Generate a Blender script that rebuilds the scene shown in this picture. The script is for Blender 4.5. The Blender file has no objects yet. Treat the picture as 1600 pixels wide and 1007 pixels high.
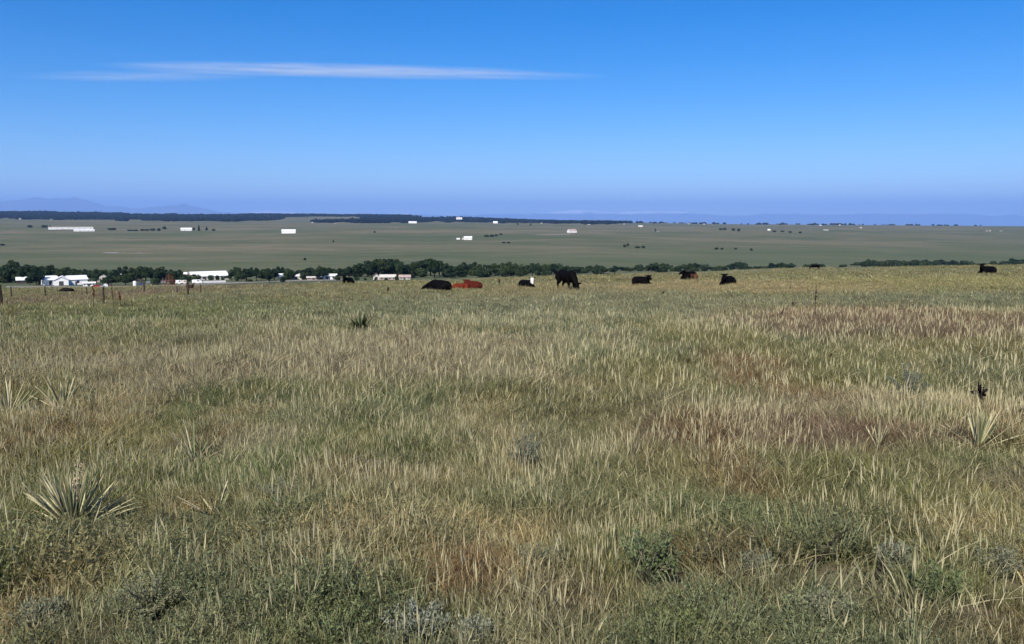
import bpy, bmesh, math, random
import numpy as np
from mathutils import Vector, Matrix, noise as mnoise

# ------------------------------------------------------------------ camera, sky, sun, exposure
scene = bpy.context.scene
C = scene.collection
FPX, UC, VC, VH, EYE = 1330.0, 800.0, 503.5, 345.0, 1.65      # photo pixels (1600 x 1007)
ALPHA = math.atan((VC - VH) / FPX)
cam_d = bpy.data.cameras.new('camera')
cam_d.sensor_width = 36.0
cam_d.lens = FPX / 1600.0 * 36.0
cam_d.clip_start = 0.05
cam_d.clip_end = 300000.0
cam = bpy.data.objects.new('camera', cam_d)
C.objects.link(cam)
cam.location = (0, 0, EYE)
cam.rotation_euler = (math.pi / 2 - ALPHA, 0, 0)
scene.camera = cam

SUN_EL = math.radians(43)
SUN_AZ = math.radians(201)          # clockwise from +Y: behind the camera, to its left
SUN_DIR = Vector((math.sin(SUN_AZ) * math.cos(SUN_EL), math.cos(SUN_AZ) * math.cos(SUN_EL), math.sin(SUN_EL)))
world = bpy.data.worlds.new('World')
scene.world = world
world.use_nodes = True
wn = world.node_tree
wn.nodes.clear()
sky = wn.nodes.new('ShaderNodeTexSky')
sky.sky_type = 'NISHITA'
sky.sun_disc = False
sky.sun_elevation = SUN_EL
sky.sun_rotation = SUN_AZ
sky.altitude = 1900
sky.air_density = 1.0
sky.dust_density = 0.15
sky.ozone_density = 4.0
hs = wn.nodes.new('ShaderNodeHueSaturation')
hs.inputs['Saturation'].default_value = 1.45
hs.inputs['Hue'].default_value = 0.508
bg = wn.nodes.new('ShaderNodeBackground')
bg.inputs['Strength'].default_value = 0.102
wo = wn.nodes.new('ShaderNodeOutputWorld')
wn.links.new(sky.outputs[0], hs.inputs['Color'])
wn.links.new(hs.outputs[0], bg.inputs['Color'])
wn.links.new(bg.outputs[0], wo.inputs['Surface'])

sun_d = bpy.data.lights.new('sun', 'SUN')
sun_d.energy = 5.0
sun_d.angle = math.radians(0.53)
sun_d.color = (1.0, 0.92, 0.80)
sun = bpy.data.objects.new('sun', sun_d)
C.objects.link(sun)
sun.rotation_euler = SUN_DIR.to_track_quat('Z', 'Y').to_euler()

vs = scene.view_settings
vs.view_transform = 'Standard'
vs.look = 'None'
vs.exposure = 0.45
vs.gamma = 1.0
vs.use_curve_mapping = False
scene.cycles.max_bounces = 6
scene.cycles.diffuse_bounces = 3
scene.cycles.glossy_bounces = 1
scene.cycles.transmission_bounces = 3
scene.cycles.transparent_max_bounces = 8
scene.cycles.volume_bounces = 2
scene.cycles.sample_clamp_direct = 2.5
scene.cycles.sample_clamp_indirect = 2
scene.cycles.use_adaptive_sampling = True
scene.cycles.adaptive_threshold = 0.02
scene.cycles.adaptive_min_samples = 24
scene.cycles.use_denoising = True
scene.cycles.denoiser = 'OPENIMAGEDENOISE'
scene.cycles.denoising_input_passes = 'RGB_ALBEDO_NORMAL'
scene.cycles.volume_step_rate = 1.0
scene.cycles.volume_max_steps = 256

rng = np.random.default_rng(11)
random.seed(11)

# ------------------------------------------------------------------ helpers
def mesh_obj(name, verts, faces, mat=None, parent=None, smooth=False):
    me = bpy.data.meshes.new(name)
    me.from_pydata([tuple(v) for v in verts], [], [tuple(f) for f in faces])
    if mat is not None:
        me.materials.append(mat)
    if smooth:
        me.polygons.foreach_set('use_smooth', [True] * len(me.polygons))
    me.update()
    o = bpy.data.objects.new(name, me)
    C.objects.link(o)
    if parent is not None:
        o.parent = parent
    return o

def empty(name, loc, rz=0.0, parent=None):
    o = bpy.data.objects.new(name, None)
    C.objects.link(o)
    o.location = loc
    o.rotation_euler = (0, 0, rz)
    o.empty_display_size = 0.3
    if parent is not None:
        o.parent = parent
    return o

def tag(o, label=None, cat=None, group=None, kind=None):
    if label: o['label'] = label
    if cat: o['category'] = cat
    if group: o['group'] = group
    if kind: o['kind'] = kind
    return o

class MB:
    """collects shapes into one mesh"""
    def __init__(self):
        self.v, self.f = [], []
    def add(self, verts, faces):
        n = len(self.v)
        self.v += [tuple(p) for p in verts]
        self.f += [tuple(i + n for i in f) for f in faces]
        return self
    def box(self, x0, x1, y0, y1, z0, z1):
        vs_ = [(x0,y0,z0),(x1,y0,z0),(x1,y1,z0),(x0,y1,z0),(x0,y0,z1),(x1,y0,z1),(x1,y1,z1),(x0,y1,z1)]
        return self.add(vs_, [(0,3,2,1),(4,5,6,7),(0,1,5,4),(1,2,6,5),(2,3,7,6),(3,0,4,7)])
    def tube(self, pts, radii, n=8, cap=True):
        pts = [Vector(p) for p in pts]
        base = len(self.v)
        for i, p in enumerate(pts):
            a = pts[max(0, i-1)]; b = pts[min(len(pts)-1, i+1)]
            t = (b - a).normalized()
            ref = Vector((0,0,1)) if abs(t.z) < .9 else Vector((1,0,0))
            s = t.cross(ref).normalized(); q = s.cross(t)
            for k in range(n):
                a_ = 2*math.pi*k/n
                self.v.append(tuple(p + (s*math.cos(a_) + q*math.sin(a_))*radii[i]))
        for i in range(len(pts)-1):
            for k in range(n):
                a0 = base+i*n+k; a1 = base+i*n+(k+1) % n
                self.f.append((a0, a1, a1+n, a0+n))
        if cap:
            self.f.append(tuple(base+k for k in range(n))[::-1])
            self.f.append(tuple(base+(len(pts)-1)*n+k for k in range(n)))
        return self
    def build(self, name, mat, parent=None, smooth=False):
        return mesh_obj(name, self.v, self.f, mat, parent, smooth)

def copy_tree(o, parent=None):
    c = o.copy()
    C.objects.link(c)
    c.parent = parent
    for ch in o.children:
        copy_tree(ch, c)
    return c

# value noise on numpy arrays
_tab = np.random.default_rng(5).random((256, 256))
def vnoise(x, y):
    x = np.asarray(x, float); y = np.asarray(y, float)
    xi = np.floor(x).astype(int); yi = np.floor(y).astype(int)
    fx = x - xi; fy = y - yi
    fx = fx*fx*(3-2*fx); fy = fy*fy*(3-2*fy)
    a = _tab[xi & 255, yi & 255]; b = _tab[(xi+1) & 255, yi & 255]
    c = _tab[xi & 255, (yi+1) & 255]; d = _tab[(xi+1) & 255, (yi+1) & 255]
    return (a*(1-fx)+b*fx)*(1-fy) + (c*(1-fx)+d*fx)*fy
def fbm(x, y, o=3):
    s = 0; amp = .5; tot = 0
    for k in range(o):
        s = s + amp*vnoise(x*2**k + 17.3*k, y*2**k + 9.1*k); tot += amp; amp *= .5
    return s/tot

# ------------------------------------------------------------------ terrain heights
# per image column u: list of (forward distance Y, image row v) the land passes through, surveyed from the photograph
S70 = {-400: .0635, 0: .0620, 300: .0590, 600: .0565, 900: .0545, 1200: .0500, 1600: .0445, 2000: .0420}
PROF = {
 -400: [(105,453.0),(150,462),(300,460),(400,449),(520,436),(800,410),(1200,392),(1800,372),(2600,358),(4000,347),(5500,341),(7500,330),(9500,334)],
 0:    [(105,453.0),(150,462),(300,460),(400,449),(520,436),(800,410),(1200,392),(1800,372),(2600,358),(4000,347),(5500,341),(7500,331),(9500,334)],
 300:  [(110,449.5),(150,459),(300,456),(410,445),(520,435),(800,410),(1200,392),(1800,372),(2600,359),(4000,349),(5500,344),(7500,335.5),(9500,337)],
 600:  [(120,441.5),(160,450),(300,452),(430,437),(520,428),(800,408),(1200,391),(1800,371),(2600,358),(4000,350),(5500,346),(7500,337),(9500,339)],
 900:  [(135,432),(175,440),(320,448),(520,433),(700,416),(1000,398),(1800,372),(2600,360),(4000,352),(5500,349),(7500,347),(9500,349)],
 1200: [(145,421),(185,428),(350,440),(720,428),(1000,407),(1500,385),(2000,374),(2600,364),(4000,355),(5500,352),(7500,351),(9500,353)],
 1600: [(150,414.5),(195,421),(400,436),(920,424),(1300,402),(2000,380),(3000,365),(4200,357),(5500,354),(7500,354),(9500,356)],
 2000: [(150,413.5),(195,420),(400,436),(950,424),(1300,402),(2000,380),(3000,365),(4200,357),(5500,355),(7500,355),(9500,357)],
}
UK = sorted(PROF)
LY = np.linspace(math.log(30.0), math.log(70000.0), 600)
TABH = []
for u in UK:
    s = S70[u]
    ys = [30, 45, 70]; vv = [VH + FPX*(EYE/y + s) for y in ys]
    for (y, v) in PROF[u]:
        ys.append(y); vv.append(v)
    ys += [16000, 30000, 70000]; vv += [357.0, 356.0, 354.0]
    hh = EYE - (np.array(vv) - VH)/FPX*np.array(ys)
    h = np.interp(np.exp(LY), ys, hh)
    k = np.exp(-np.linspace(-2, 2, 17)**2); k /= k.sum()
    hp = np.concatenate([np.full(8, h[0]), h, np.full(8, h[-1])])
    hs_ = np.convolve(hp, k, 'valid')
    h[10:] = hs_[10:]
    TABH.append(h)
TABH = np.array(TABH)
SK = np.array([S70[u] for u in UK])
UKA = np.array(UK, float)

def H(x, y):
    x = np.asarray(x, float); y = np.asarray(y, float)
    r = np.hypot(x, y) + 1e-9
    th = np.clip(np.arctan2(x, y), math.atan(-1200/FPX), math.atan(1200/FPX))
    Y = r*np.cos(th)
    u = UC + FPX*np.tan(th)
    s = np.interp(u, UKA, SK)
    hn = -s*Y
    j = np.clip(np.searchsorted(UKA, u) - 1, 0, len(UK)-2)
    w = np.clip((u - UKA[j])/(UKA[j+1]-UKA[j]), 0, 1)
    w = w*w*(3-2*w)*.5 + w*.5
    p = np.clip((np.log(np.maximum(Y, 30.0)) - LY[0])/(LY[1]-LY[0]), 0, len(LY)-1.001)
    i = p.astype(int); f = p - i
    h0 = TABH[j, i]*(1-f)+TABH[j, i+1]*f
    h1 = TABH[j+1, i]*(1-f)+TABH[j+1, i+1]*f
    hf = h0*(1-w)+h1*w
    bl = np.clip((Y-32)/25, 0, 1)
    z = hn*(1-bl)+hf*bl
    z = z + (fbm(x*.45+3, y*.45, 3)-.5)*.10*np.clip(r/6, 0, 1)
    z = z + (fbm(x*.06+30, y*.06+7, 2)-.5)*.5*np.clip((r-15)/60, 0, 1)
    z = z + (fbm(x*.004+5, y*.004+2, 3)-.5)*7*np.clip((Y-600)/1500, 0, 1)
    return z
def Hs(x, y):
    return float(H(np.array([x]), np.array([y]))[0])

def ray(u, v):
    a, b = u-UC, VC-v
    return Vector((a, FPX*math.cos(ALPHA)+b*math.sin(ALPHA), b*math.cos(ALPHA)-FPX*math.sin(ALPHA)))
def ground_at(u, v, ymin=2.0, ymax=20000.0):
    """where the sight line through a photo pixel meets the land"""
    d = ray(u, v)
    ys = np.exp(np.linspace(math.log(ymin), math.log(ymax), 6000))
    t = ys/d.y
    z = EYE + d.z*t
    hh = H(d.x*t, ys)
    hit = np.nonzero(z <= hh)[0]
    k = hit[0] if len(hit) else len(ys)-1
    return Vector((d.x*t[k], ys[k], hh[k]))
def at_depth(u, Y):
    """a spot on the land in the direction of column u, Y metres ahead"""
    d = ray(u, 400)
    x = d.x/d.y*Y
    return Vector((x, Y, Hs(x, Y)))
def px2m(px, Y):
    return px*Y/FPX
def v_of(z, Y):
    return VH + (EYE - z)*FPX/Y

# ------------------------------------------------------------------ materials
def new_mat(name):
    m = bpy.data.materials.new(name); m.use_nodes = True
    nt = m.node_tree; nt.nodes.clear()
    out = nt.nodes.new('ShaderNodeOutputMaterial')
    return m, nt, out
def N(nt, t, **kw):
    n = nt.nodes.new(t)
    for k, v in kw.items():
        setattr(n, k, v)
    return n
def mixc(nt, fac, a, b, mode='MIX'):
    m = nt.nodes.new('ShaderNodeMix'); m.data_type = 'RGBA'; m.blend_type = mode
    for sock, val in ((m.inputs['Factor'], fac), (m.inputs['A'], a), (m.inputs['B'], b)):
        if hasattr(val, 'is_linked') or hasattr(val, 'links'):
            nt.links.new(val, sock)
        elif isinstance(val, (int, float)):
            sock.default_value = val
        else:
            sock.default_value = (*val, 1.0) if len(val) == 3 else val
    return m.outputs['Result']
# Mix node has several sockets with one name: pick by type
def mixc(nt, fac, a, b, mode='MIX'):
    m = nt.nodes.new('ShaderNodeMix'); m.data_type = 'RGBA'; m.blend_type = mode
    ins = [m.inputs[0], m.inputs[6], m.inputs[7]]
    for sock, val in zip(ins, (fac, a, b)):
        if isinstance(val, bpy.types.NodeSocket):
            nt.links.new(val, sock)
        elif isinstance(val, (int, float)):
            sock.default_value = val
        else:
            sock.default_value = (*val, 1.0)
    return m.outputs[2]
def ramp(nt, src, stops):
    r = nt.nodes.new('ShaderNodeValToRGB')
    el = r.color_ramp.elements
    while len(el) > len(stops): el.remove(el[-1])
    while len(el) < len(stops): el.new(.5)
    for e, (p, c) in zip(el, stops):
        e.position = p; e.color = (*c, 1.0) if len(c) == 3 else c
    nt.links.new(src, r.inputs[0])
    return r.outputs[0]
def noise_n(nt, scale, detail=3, coord=None, rough=.55):
    n = nt.nodes.new('ShaderNodeTexNoise')
    n.inputs['Scale'].default_value = scale; n.inputs['Detail'].default_value = detail
    n.inputs['Roughness'].default_value = rough
    if coord is not None: nt.links.new(coord, n.inputs['Vector'])
    return n.outputs['Fac']

def paint(name, col, rough=.6, var=.12, scale=2.0, metallic=0.0, spec=.12):
    m, nt, out = new_mat(name)
    tc = N(nt, 'ShaderNodeTexCoord')
    f = noise_n(nt, scale, 4, tc.outputs['Object'])
    dark = tuple(c*(1-var*2) for c in col); lite = tuple(min(1, c*(1+var)) for c in col)
    c = ramp(nt, f, [(.3, dark), (.7, lite)])
    p = N(nt, 'ShaderNodeBsdfPrincipled')
    p.inputs['Roughness'].default_value = rough
    p.inputs['Metallic'].default_value = metallic
    p.inputs['Specular IOR Level'].default_value = spec
    nt.links.new(c, p.inputs['Base Color'])
    nt.links.new(p.outputs[0], out.inputs[0])
    return m

# land: dry range grass seen from far off, plain soil and thatch where the blades stand
def ground_material():
    m, nt, out = new_mat('range_land')
    g = N(nt, 'ShaderNodeNewGeometry')
    st = N(nt, 'ShaderNodeVectorMath', operation='MULTIPLY'); st.inputs[1].default_value = (.55, 1.0, 3.0)
    nt.links.new(g.outputs['Position'], st.inputs[0])
    big = noise_n(nt, .0030, 6, st.outputs[0], .62)
    mid = noise_n(nt, .016, 6, st.outputs[0], .68)
    sm = noise_n(nt, .35, 5, g.outputs['Position'], .7)
    fine = noise_n(nt, 9.0, 4, g.outputs['Position'], .7)
    c1 = ramp(nt, big, [(.40, (.075, .100, .052)), (.5, (.130, .130, .080)), (.61, (.200, .168, .115))])
    c2 = ramp(nt, mid, [(.36, (.062, .088, .042)), (.55, (.135, .132, .080)), (.66, (.215, .185, .125))])
    c = mixc(nt, .5, c1, c2)
    s = ramp(nt, sm, [(.3, (.62, .62, .60)), (.7, (1.25, 1.25, 1.22))])
    c = mixc(nt, .8, c, s, 'MULTIPLY')
    a = N(nt, 'ShaderNodeAttribute', attribute_name='bare')
    soil = ramp(nt, fine, [(.3, (.060, .048, .032)), (.7, (.150, .122, .078))])
    c = mixc(nt, a.outputs['Fac'], c, soil)
    gr = N(nt, 'ShaderNodeAttribute', attribute_name='lush')
    c = mixc(nt, gr.outputs['Fac'], c, (.080, .105, .052))
    p = N(nt, 'ShaderNodeBsdfPrincipled')
    p.inputs['Roughness'].default_value = .95
    p.inputs['Specular IOR Level'].default_value = .05
    nt.links.new(c, p.inputs['Base Color'])
    b = N(nt, 'ShaderNodeBump'); b.inputs['Strength'].default_value = .6; b.inputs['Distance'].default_value = .03
    nt.links.new(fine, b.inputs['Height']); nt.links.new(b.outputs[0], p.inputs['Normal'])
    nt.links.new(p.outputs[0], out.inputs[0])
    return m

def blade_material(name, instancer=True, trans=.38):
    m, nt, out = new_mat(name)
    if instancer:
        t = N(nt, 'ShaderNodeAttribute', attribute_name='tint', attribute_type='INSTANCER')
        tint = t.outputs['Color']
    else:
        t = N(nt, 'ShaderNodeAttribute', attribute_name='tint', attribute_type='GEOMETRY')
        tint = t.outputs['Color']
    bl = N(nt, 'ShaderNodeAttribute', attribute_name='bl')
    sp = N(nt, 'ShaderNodeSeparateColor')
    nt.links.new(bl.outputs['Color'], sp.inputs[0])
    c = mixc(nt, sp.outputs[2], tint, (.53, .48, .29))          # dry blades in the tuft
    tip = ramp(nt, sp.outputs[1], [(.55, (0, 0, 0)), (1.0, (.28, .28, .28))])
    c = mixc(nt, tip, c, (.42, .36, .21))                       # dry tips
    v = ramp(nt, sp.outputs[0], [(0, (.42, .42, .42)), (1, (1.45, 1.45, 1.45))])
    c = mixc(nt, 1.0, c, v, 'MULTIPLY')
    d = N(nt, 'ShaderNodeBsdfPrincipled')
    d.inputs['Roughness'].default_value = .55
    d.inputs['Specular IOR Level'].default_value = .07
    nt.links.new(c, d.inputs['Base Color'])
    tr = N(nt, 'ShaderNodeBsdfTranslucent')
    nt.links.new(c, tr.inputs['Color'])
    mx = N(nt, 'ShaderNodeMixShader'); mx.inputs[0].default_value = trans
    nt.links.new(d.outputs[0], mx.inputs[1]); nt.links.new(tr.outputs[0], mx.inputs[2])
    nt.links.new(mx.outputs[0], out.inputs[0])
    return m

def leaf_material(name, col, var=.5, trans=.2):
    m, nt, out = new_mat(name)
    g = N(nt, 'ShaderNodeNewGeometry')
    oi = N(nt, 'ShaderNodeObjectInfo')
    r = ramp(nt, g.outputs['Random Per Island'], [(0, tuple(c*(1-var) for c in col)), (1, tuple(c*(1+var) for c in col))])
    r2 = ramp(nt, oi.outputs['Random'], [(0, (.75, .80, .85)), (.5, (1, 1, 1)), (1, (1.25, 1.15, .95))])
    c = mixc(nt, 1.0, r, r2, 'MULTIPLY')
    d = N(nt, 'ShaderNodeBsdfDiffuse'); nt.links.new(c, d.inputs[0])
    tr = N(nt, 'ShaderNodeBsdfTranslucent'); nt.links.new(c, tr.inputs[0])
    mx = N(nt, 'ShaderNodeMixShader'); mx.inputs[0].default_value = trans
    nt.links.new(d.outputs[0], mx.inputs[1]); nt.links.new(tr.outputs[0], mx.inputs[2])
    nt.links.new(mx.outputs[0], out.inputs[0])
    return m

M = {}
M['land'] = ground_material()
M['grass'] = blade_material('grass_blades')
M['bark'] = paint('bark', (.10, .08, .06), .9, .2, 6)
M['leaf_dark'] = leaf_material('cottonwood_leaves', (.026, .046, .026))
M['leaf_mid'] = leaf_material('willow_leaves', (.040, .062, .032))
M['leaf_conifer'] = leaf_material('conifer_needles', (.018, .030, .020))
M['forest'] = leaf_material('far_forest_needles', (.008, .014, .013))
M['white_metal'] = paint('white_metal_siding', (.80, .80, .79), .45, .03, .6)
M['cream'] = paint('cream_siding', (.55, .52, .47), .7, .05, .6)
M['pink'] = paint('pinkish_siding', (.42, .32, .29), .7, .08, .6)
M['grey_roof'] = paint('grey_shingles', (.20, .20, .21), .8, .15, 1.5)
M['brown_roof'] = paint('brown_shingles', (.16, .12, .10), .8, .15, 1.5)
M['glass'] = paint('dark_window_glass', (.03, .035, .045), .15, .1, 1)
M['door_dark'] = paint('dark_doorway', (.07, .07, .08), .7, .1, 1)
M['tyre'] = paint('rubber', (.02, .02, .02), .8, .1, 3)
M['red_paint'] = paint('red_paint', (.55, .07, .06), .35, .05, 1)
M['blue_paint'] = paint('dark_blue_paint', (.06, .08, .16), .3, .05, 1)
M['steel'] = paint('weathered_steel', (.32, .33, .35), .5, .15, 2, .3)
M['red_rust'] = paint('rusty_red_pipe', (.26, .075, .055), .7, .2, 4)
M['post'] = paint('weathered_post', (.070, .052, .040), .9, .25, 12)
M['wire'] = paint('fence_wire', (.20, .19, .18), .5, .1, 30, .5)
M['dirt'] = paint('bare_dirt', (.24, .22, .19), .95, .12, .05)

# ------------------------------------------------------------------ the land sheet
def build_ground():
    rad = np.concatenate([np.linspace(.0, 2.0, 6), np.exp(np.linspace(math.log(2.2), math.log(92000), 330))])
    a = np.concatenate([np.radians(np.arange(-44, 44.01, .3)), np.radians(np.arange(47, 316.01, 3.0))])
    A, R = np.meshgrid(a, rad)
    X = R*np.sin(A); Y = R*np.cos(A)
    Z = H(X, Y)
    nr, na = R.shape
    V = np.stack([X, Y, Z], -1).reshape(-1, 3)
    i = np.arange(nr-1)[:, None]*na; j = np.arange(na)[None, :]; j2 = (j+1) % na
    F = np.stack([i+j, i+j2, i+na+j2, i+na+j], -1).reshape(-1, 4)[:, ::-1]
    me = bpy.data.meshes.new('ground')
    me.vertices.add(len(V)); me.vertices.foreach_set('co', V.ravel())
    me.loops.add(F.size); me.loops.foreach_set('vertex_index', F.ravel())
    me.polygons.add(len(F)); me.polygons.foreach_set('loop_start', np.arange(0, F.size, 4))
    me.polygons.foreach_set('use_smooth', np.ones(len(F), bool))
    me.update(); me.validate()
    Rf = np.hypot(V[:, 0], V[:, 1])
    bare = np.clip(1-(Rf-60)/90, 0, 1)*.85
    at = me.attributes.new('bare', 'FLOAT', 'POINT'); at.data.foreach_set('value', bare.astype(np.float32))
    # the creek bottom is greener than the slopes
    th = np.clip(np.arctan2(V[:, 0], V[:, 1]), -.74, .74); Yd = Rf*np.cos(th); uu = UC+FPX*np.tan(th)
    yc = np.interp(uu, [0, 600, 900, 1200, 1600], [470, 500, 590, 800, 1000])
    lush = np.exp(-((np.log(np.maximum(Yd, 1))-np.log(yc*1.15))/.45)**2)*.6
    at = me.attributes.new('lush', 'FLOAT', 'POINT'); at.data.foreach_set('value', lush.astype(np.float32))
    me.materials.append(M['land'])
    o = bpy.data.objects.new('ground', me); C.objects.link(o)
    tag(o, 'rolling dry prairie land reaching to the horizon', kind='structure')
build_ground()

# ------------------------------------------------------------------ mountains far off
def rock_material():
    m, nt, out = new_mat('mountain_rock')
    g = N(nt, 'ShaderNodeNewGeometry')
    f = noise_n(nt, .0006, 6, g.outputs['Position'], .65)
    sx = N(nt, 'ShaderNodeSeparateXYZ'); nt.links.new(g.outputs['Position'], sx.inputs[0])
    hgt = N(nt, 'ShaderNodeMapRange'); hgt.inputs[1].default_value = 350; hgt.inputs[2].default_value = 900
    nt.links.new(sx.outputs[2], hgt.inputs[0])
    mul = N(nt, 'ShaderNodeMath', operation='MULTIPLY'); nt.links.new(f, mul.inputs[0]); nt.links.new(hgt.outputs[0], mul.inputs[1])
    base = ramp(nt, f, [(.3, (.10, .11, .12)), (.7, (.20, .20, .20))])
    at = N(nt, 'ShaderNodeAttribute', attribute_name='snow')
    ml2 = N(nt, 'ShaderNodeMath', operation='MULTIPLY'); nt.links.new(mul.outputs[0], ml2.inputs[0]); nt.links.new(at.outputs['Fac'], ml2.inputs[1])
    sn = ramp(nt, ml2.outputs[0], [(.18, (0, 0, 0)), (.34, (1, 1, 1))])
    c = mixc(nt, sn, base, (.85, .87, .9))
    d = N(nt, 'ShaderNodeBsdfDiffuse'); nt.links.new(c, d.inputs[0]); nt.links.new(d.outputs[0], out.inputs[0])
    return m
M['rock'] = rock_material()

def mountain_range(name, dist, prof, label, snow, jag, depth=7000.0, seed=0):
    us = np.arange(prof[0][0], prof[-1][0]+.1, 3.0)
    vtop = np.interp(us, [p[0] for p in prof], [p[1] for p in prof])
    ridge = (VH-vtop)/FPX*dist
    nz = np.array([mnoise.fractal((u*.05+seed, 1.7, .3), 1.0, 2.0, 5) for u in us])
    ridge = ridge + nz*jag
    base = -500.0
    rows = []
    for t in np.linspace(-1, 1, 21):
        Yd = dist + t*depth
        k = (1-abs(t))
        nn = np.array([mnoise.fractal((u*.035+seed, t*3.1+seed, .9), 1.0, 2.0, 5) for u in us])
        z = base + (ridge-base)*(k**.8) + nn*jag*1.6*k*(1-k)*2
        rows.append(np.stack([(us-UC)/FPX*dist*1.0, np.full_like(us, Yd), z], -1))
    V = np.concatenate(rows); n = len(us)
    F = [(r*n+i, r*n+i+1, (r+1)*n+i+1, (r+1)*n+i) for r in range(20) for i in range(n-1)]
    o = mesh_obj(name, V, F, M['rock'], smooth=False)
    at = o.data.attributes.new('snow', 'FLOAT', 'POINT'); at.data.foreach_set('value', np.full(len(V), snow, np.float32))
    tag(o, label, kind='structure')
mountain_range('mountains', 62000, [(-260,340),(-160,322),(-60,318),(0,317),(30,314),(62,308),(84,312),(104,312),(124,309),(150,316),(172,322),(215,325),(255,324),(292,320),(322,326),(345,331),(380,334),(430,341)],
               'faint blue mountain range on the horizon', 0.0, 90, seed=3)
mountain_range('mountains', 78000, [(300,345),(360,336),(420,331),(480,333),(540,337),(620,333),(700,338),(760,334),(840,333),(900,329),(960,333),(1015,330),(1070,333),(1130,337),(1200,334),(1280,335),(1380,334),(1470,333),(1560,338),(1680,336),(1900,345)],
               'low pale mountain chain with snow patches on the horizon', 1.0, 130, seed=9)

# ------------------------------------------------------------------ the wispy cloud, high beyond the haze
def build_cloud(cu, cv, hx, hz, dens, tilt, label):
    dist = 25000.0
    dc = ray(cu, cv); k = dist/dc.y
    c = Vector((dc.x*k, dist, EYE+dc.z*k))
    m, nt, out = new_mat('cloud_vapour')
    tc = N(nt, 'ShaderNodeTexCoord')
    mp = N(nt, 'ShaderNodeMapping'); mp.inputs['Scale'].default_value = (1.0, 1.0, 1.0)
    nt.links.new(tc.outputs['Object'], mp.inputs[0])
    sx = N(nt, 'ShaderNodeSeparateXYZ'); nt.links.new(tc.outputs['Object'], sx.inputs[0])
    wide = N(nt, 'ShaderNodeVectorMath', operation='MULTIPLY'); wide.inputs[1].default_value = (1/2200, 1/420, 1/70)
    nt.links.new(tc.outputs['Object'], wide.inputs[0])
    n1 = noise_n(nt, 1.0, 7, wide.outputs[0], .65)
    nrm = N(nt, 'ShaderNodeVectorMath', operation='MULTIPLY'); nrm.inputs[1].default_value = (1/hx, 1/700, 1/hz)
    nt.links.new(tc.outputs['Object'], nrm.inputs[0])
    ln = N(nt, 'ShaderNodeVectorMath', operation='LENGTH'); nt.links.new(nrm.outputs[0], ln.inputs[0])
    fall = N(nt, 'ShaderNodeMapRange'); fall.inputs[1].default_value = 1.0; fall.inputs[2].default_value = 0.1
    nt.links.new(ln.outputs['Value'], fall.inputs[0])
    nr = N(nt, 'ShaderNodeMapRange'); nr.inputs[1].default_value = .36; nr.inputs[2].default_value = .74
    nt.links.new(n1, nr.inputs[0])
    mu = N(nt, 'ShaderNodeMath', operation='MULTIPLY'); nt.links.new(fall.outputs[0], mu.inputs[0]); nt.links.new(nr.outputs[0], mu.inputs[1])
    m2 = N(nt, 'ShaderNodeMath', operation='MULTIPLY'); nt.links.new(mu.outputs[0], m2.inputs[0]); m2.inputs[1].default_value = dens
    pv = N(nt, 'ShaderNodeVolumePrincipled')
    pv.inputs['Color'].default_value = (.97, .98, 1, 1)
    nt.links.new(m2.outputs[0], pv.inputs['Density'])
    nt.links.new(pv.outputs[0], out.inputs['Volume'])
    bm = bmesh.new()
    bmesh.ops.create_icosphere(bm, subdivisions=4, radius=1.0)
    for v in bm.verts:
        v.co = Vector((v.co.x*hx, v.co.y*700, v.co.z*hz))
    me = bpy.data.meshes.new('cloud'); bm.to_mesh(me); bm.free()
    me.materials.append(m)
    o = bpy.data.objects.new('cloud', me); C.objects.link(o)
    o.location = c
    o.rotation_euler = (0, tilt, 0)
    tag(o, label, kind='stuff')
build_cloud(545, 111, 7600, 200, .0038, math.atan(16/720.0), 'long thin white streak of cloud in the blue sky')
build_cloud(230, 119, 4200, 150, .0014, -.004, 'faint short wisp under the end of the long cloud streak')

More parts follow.
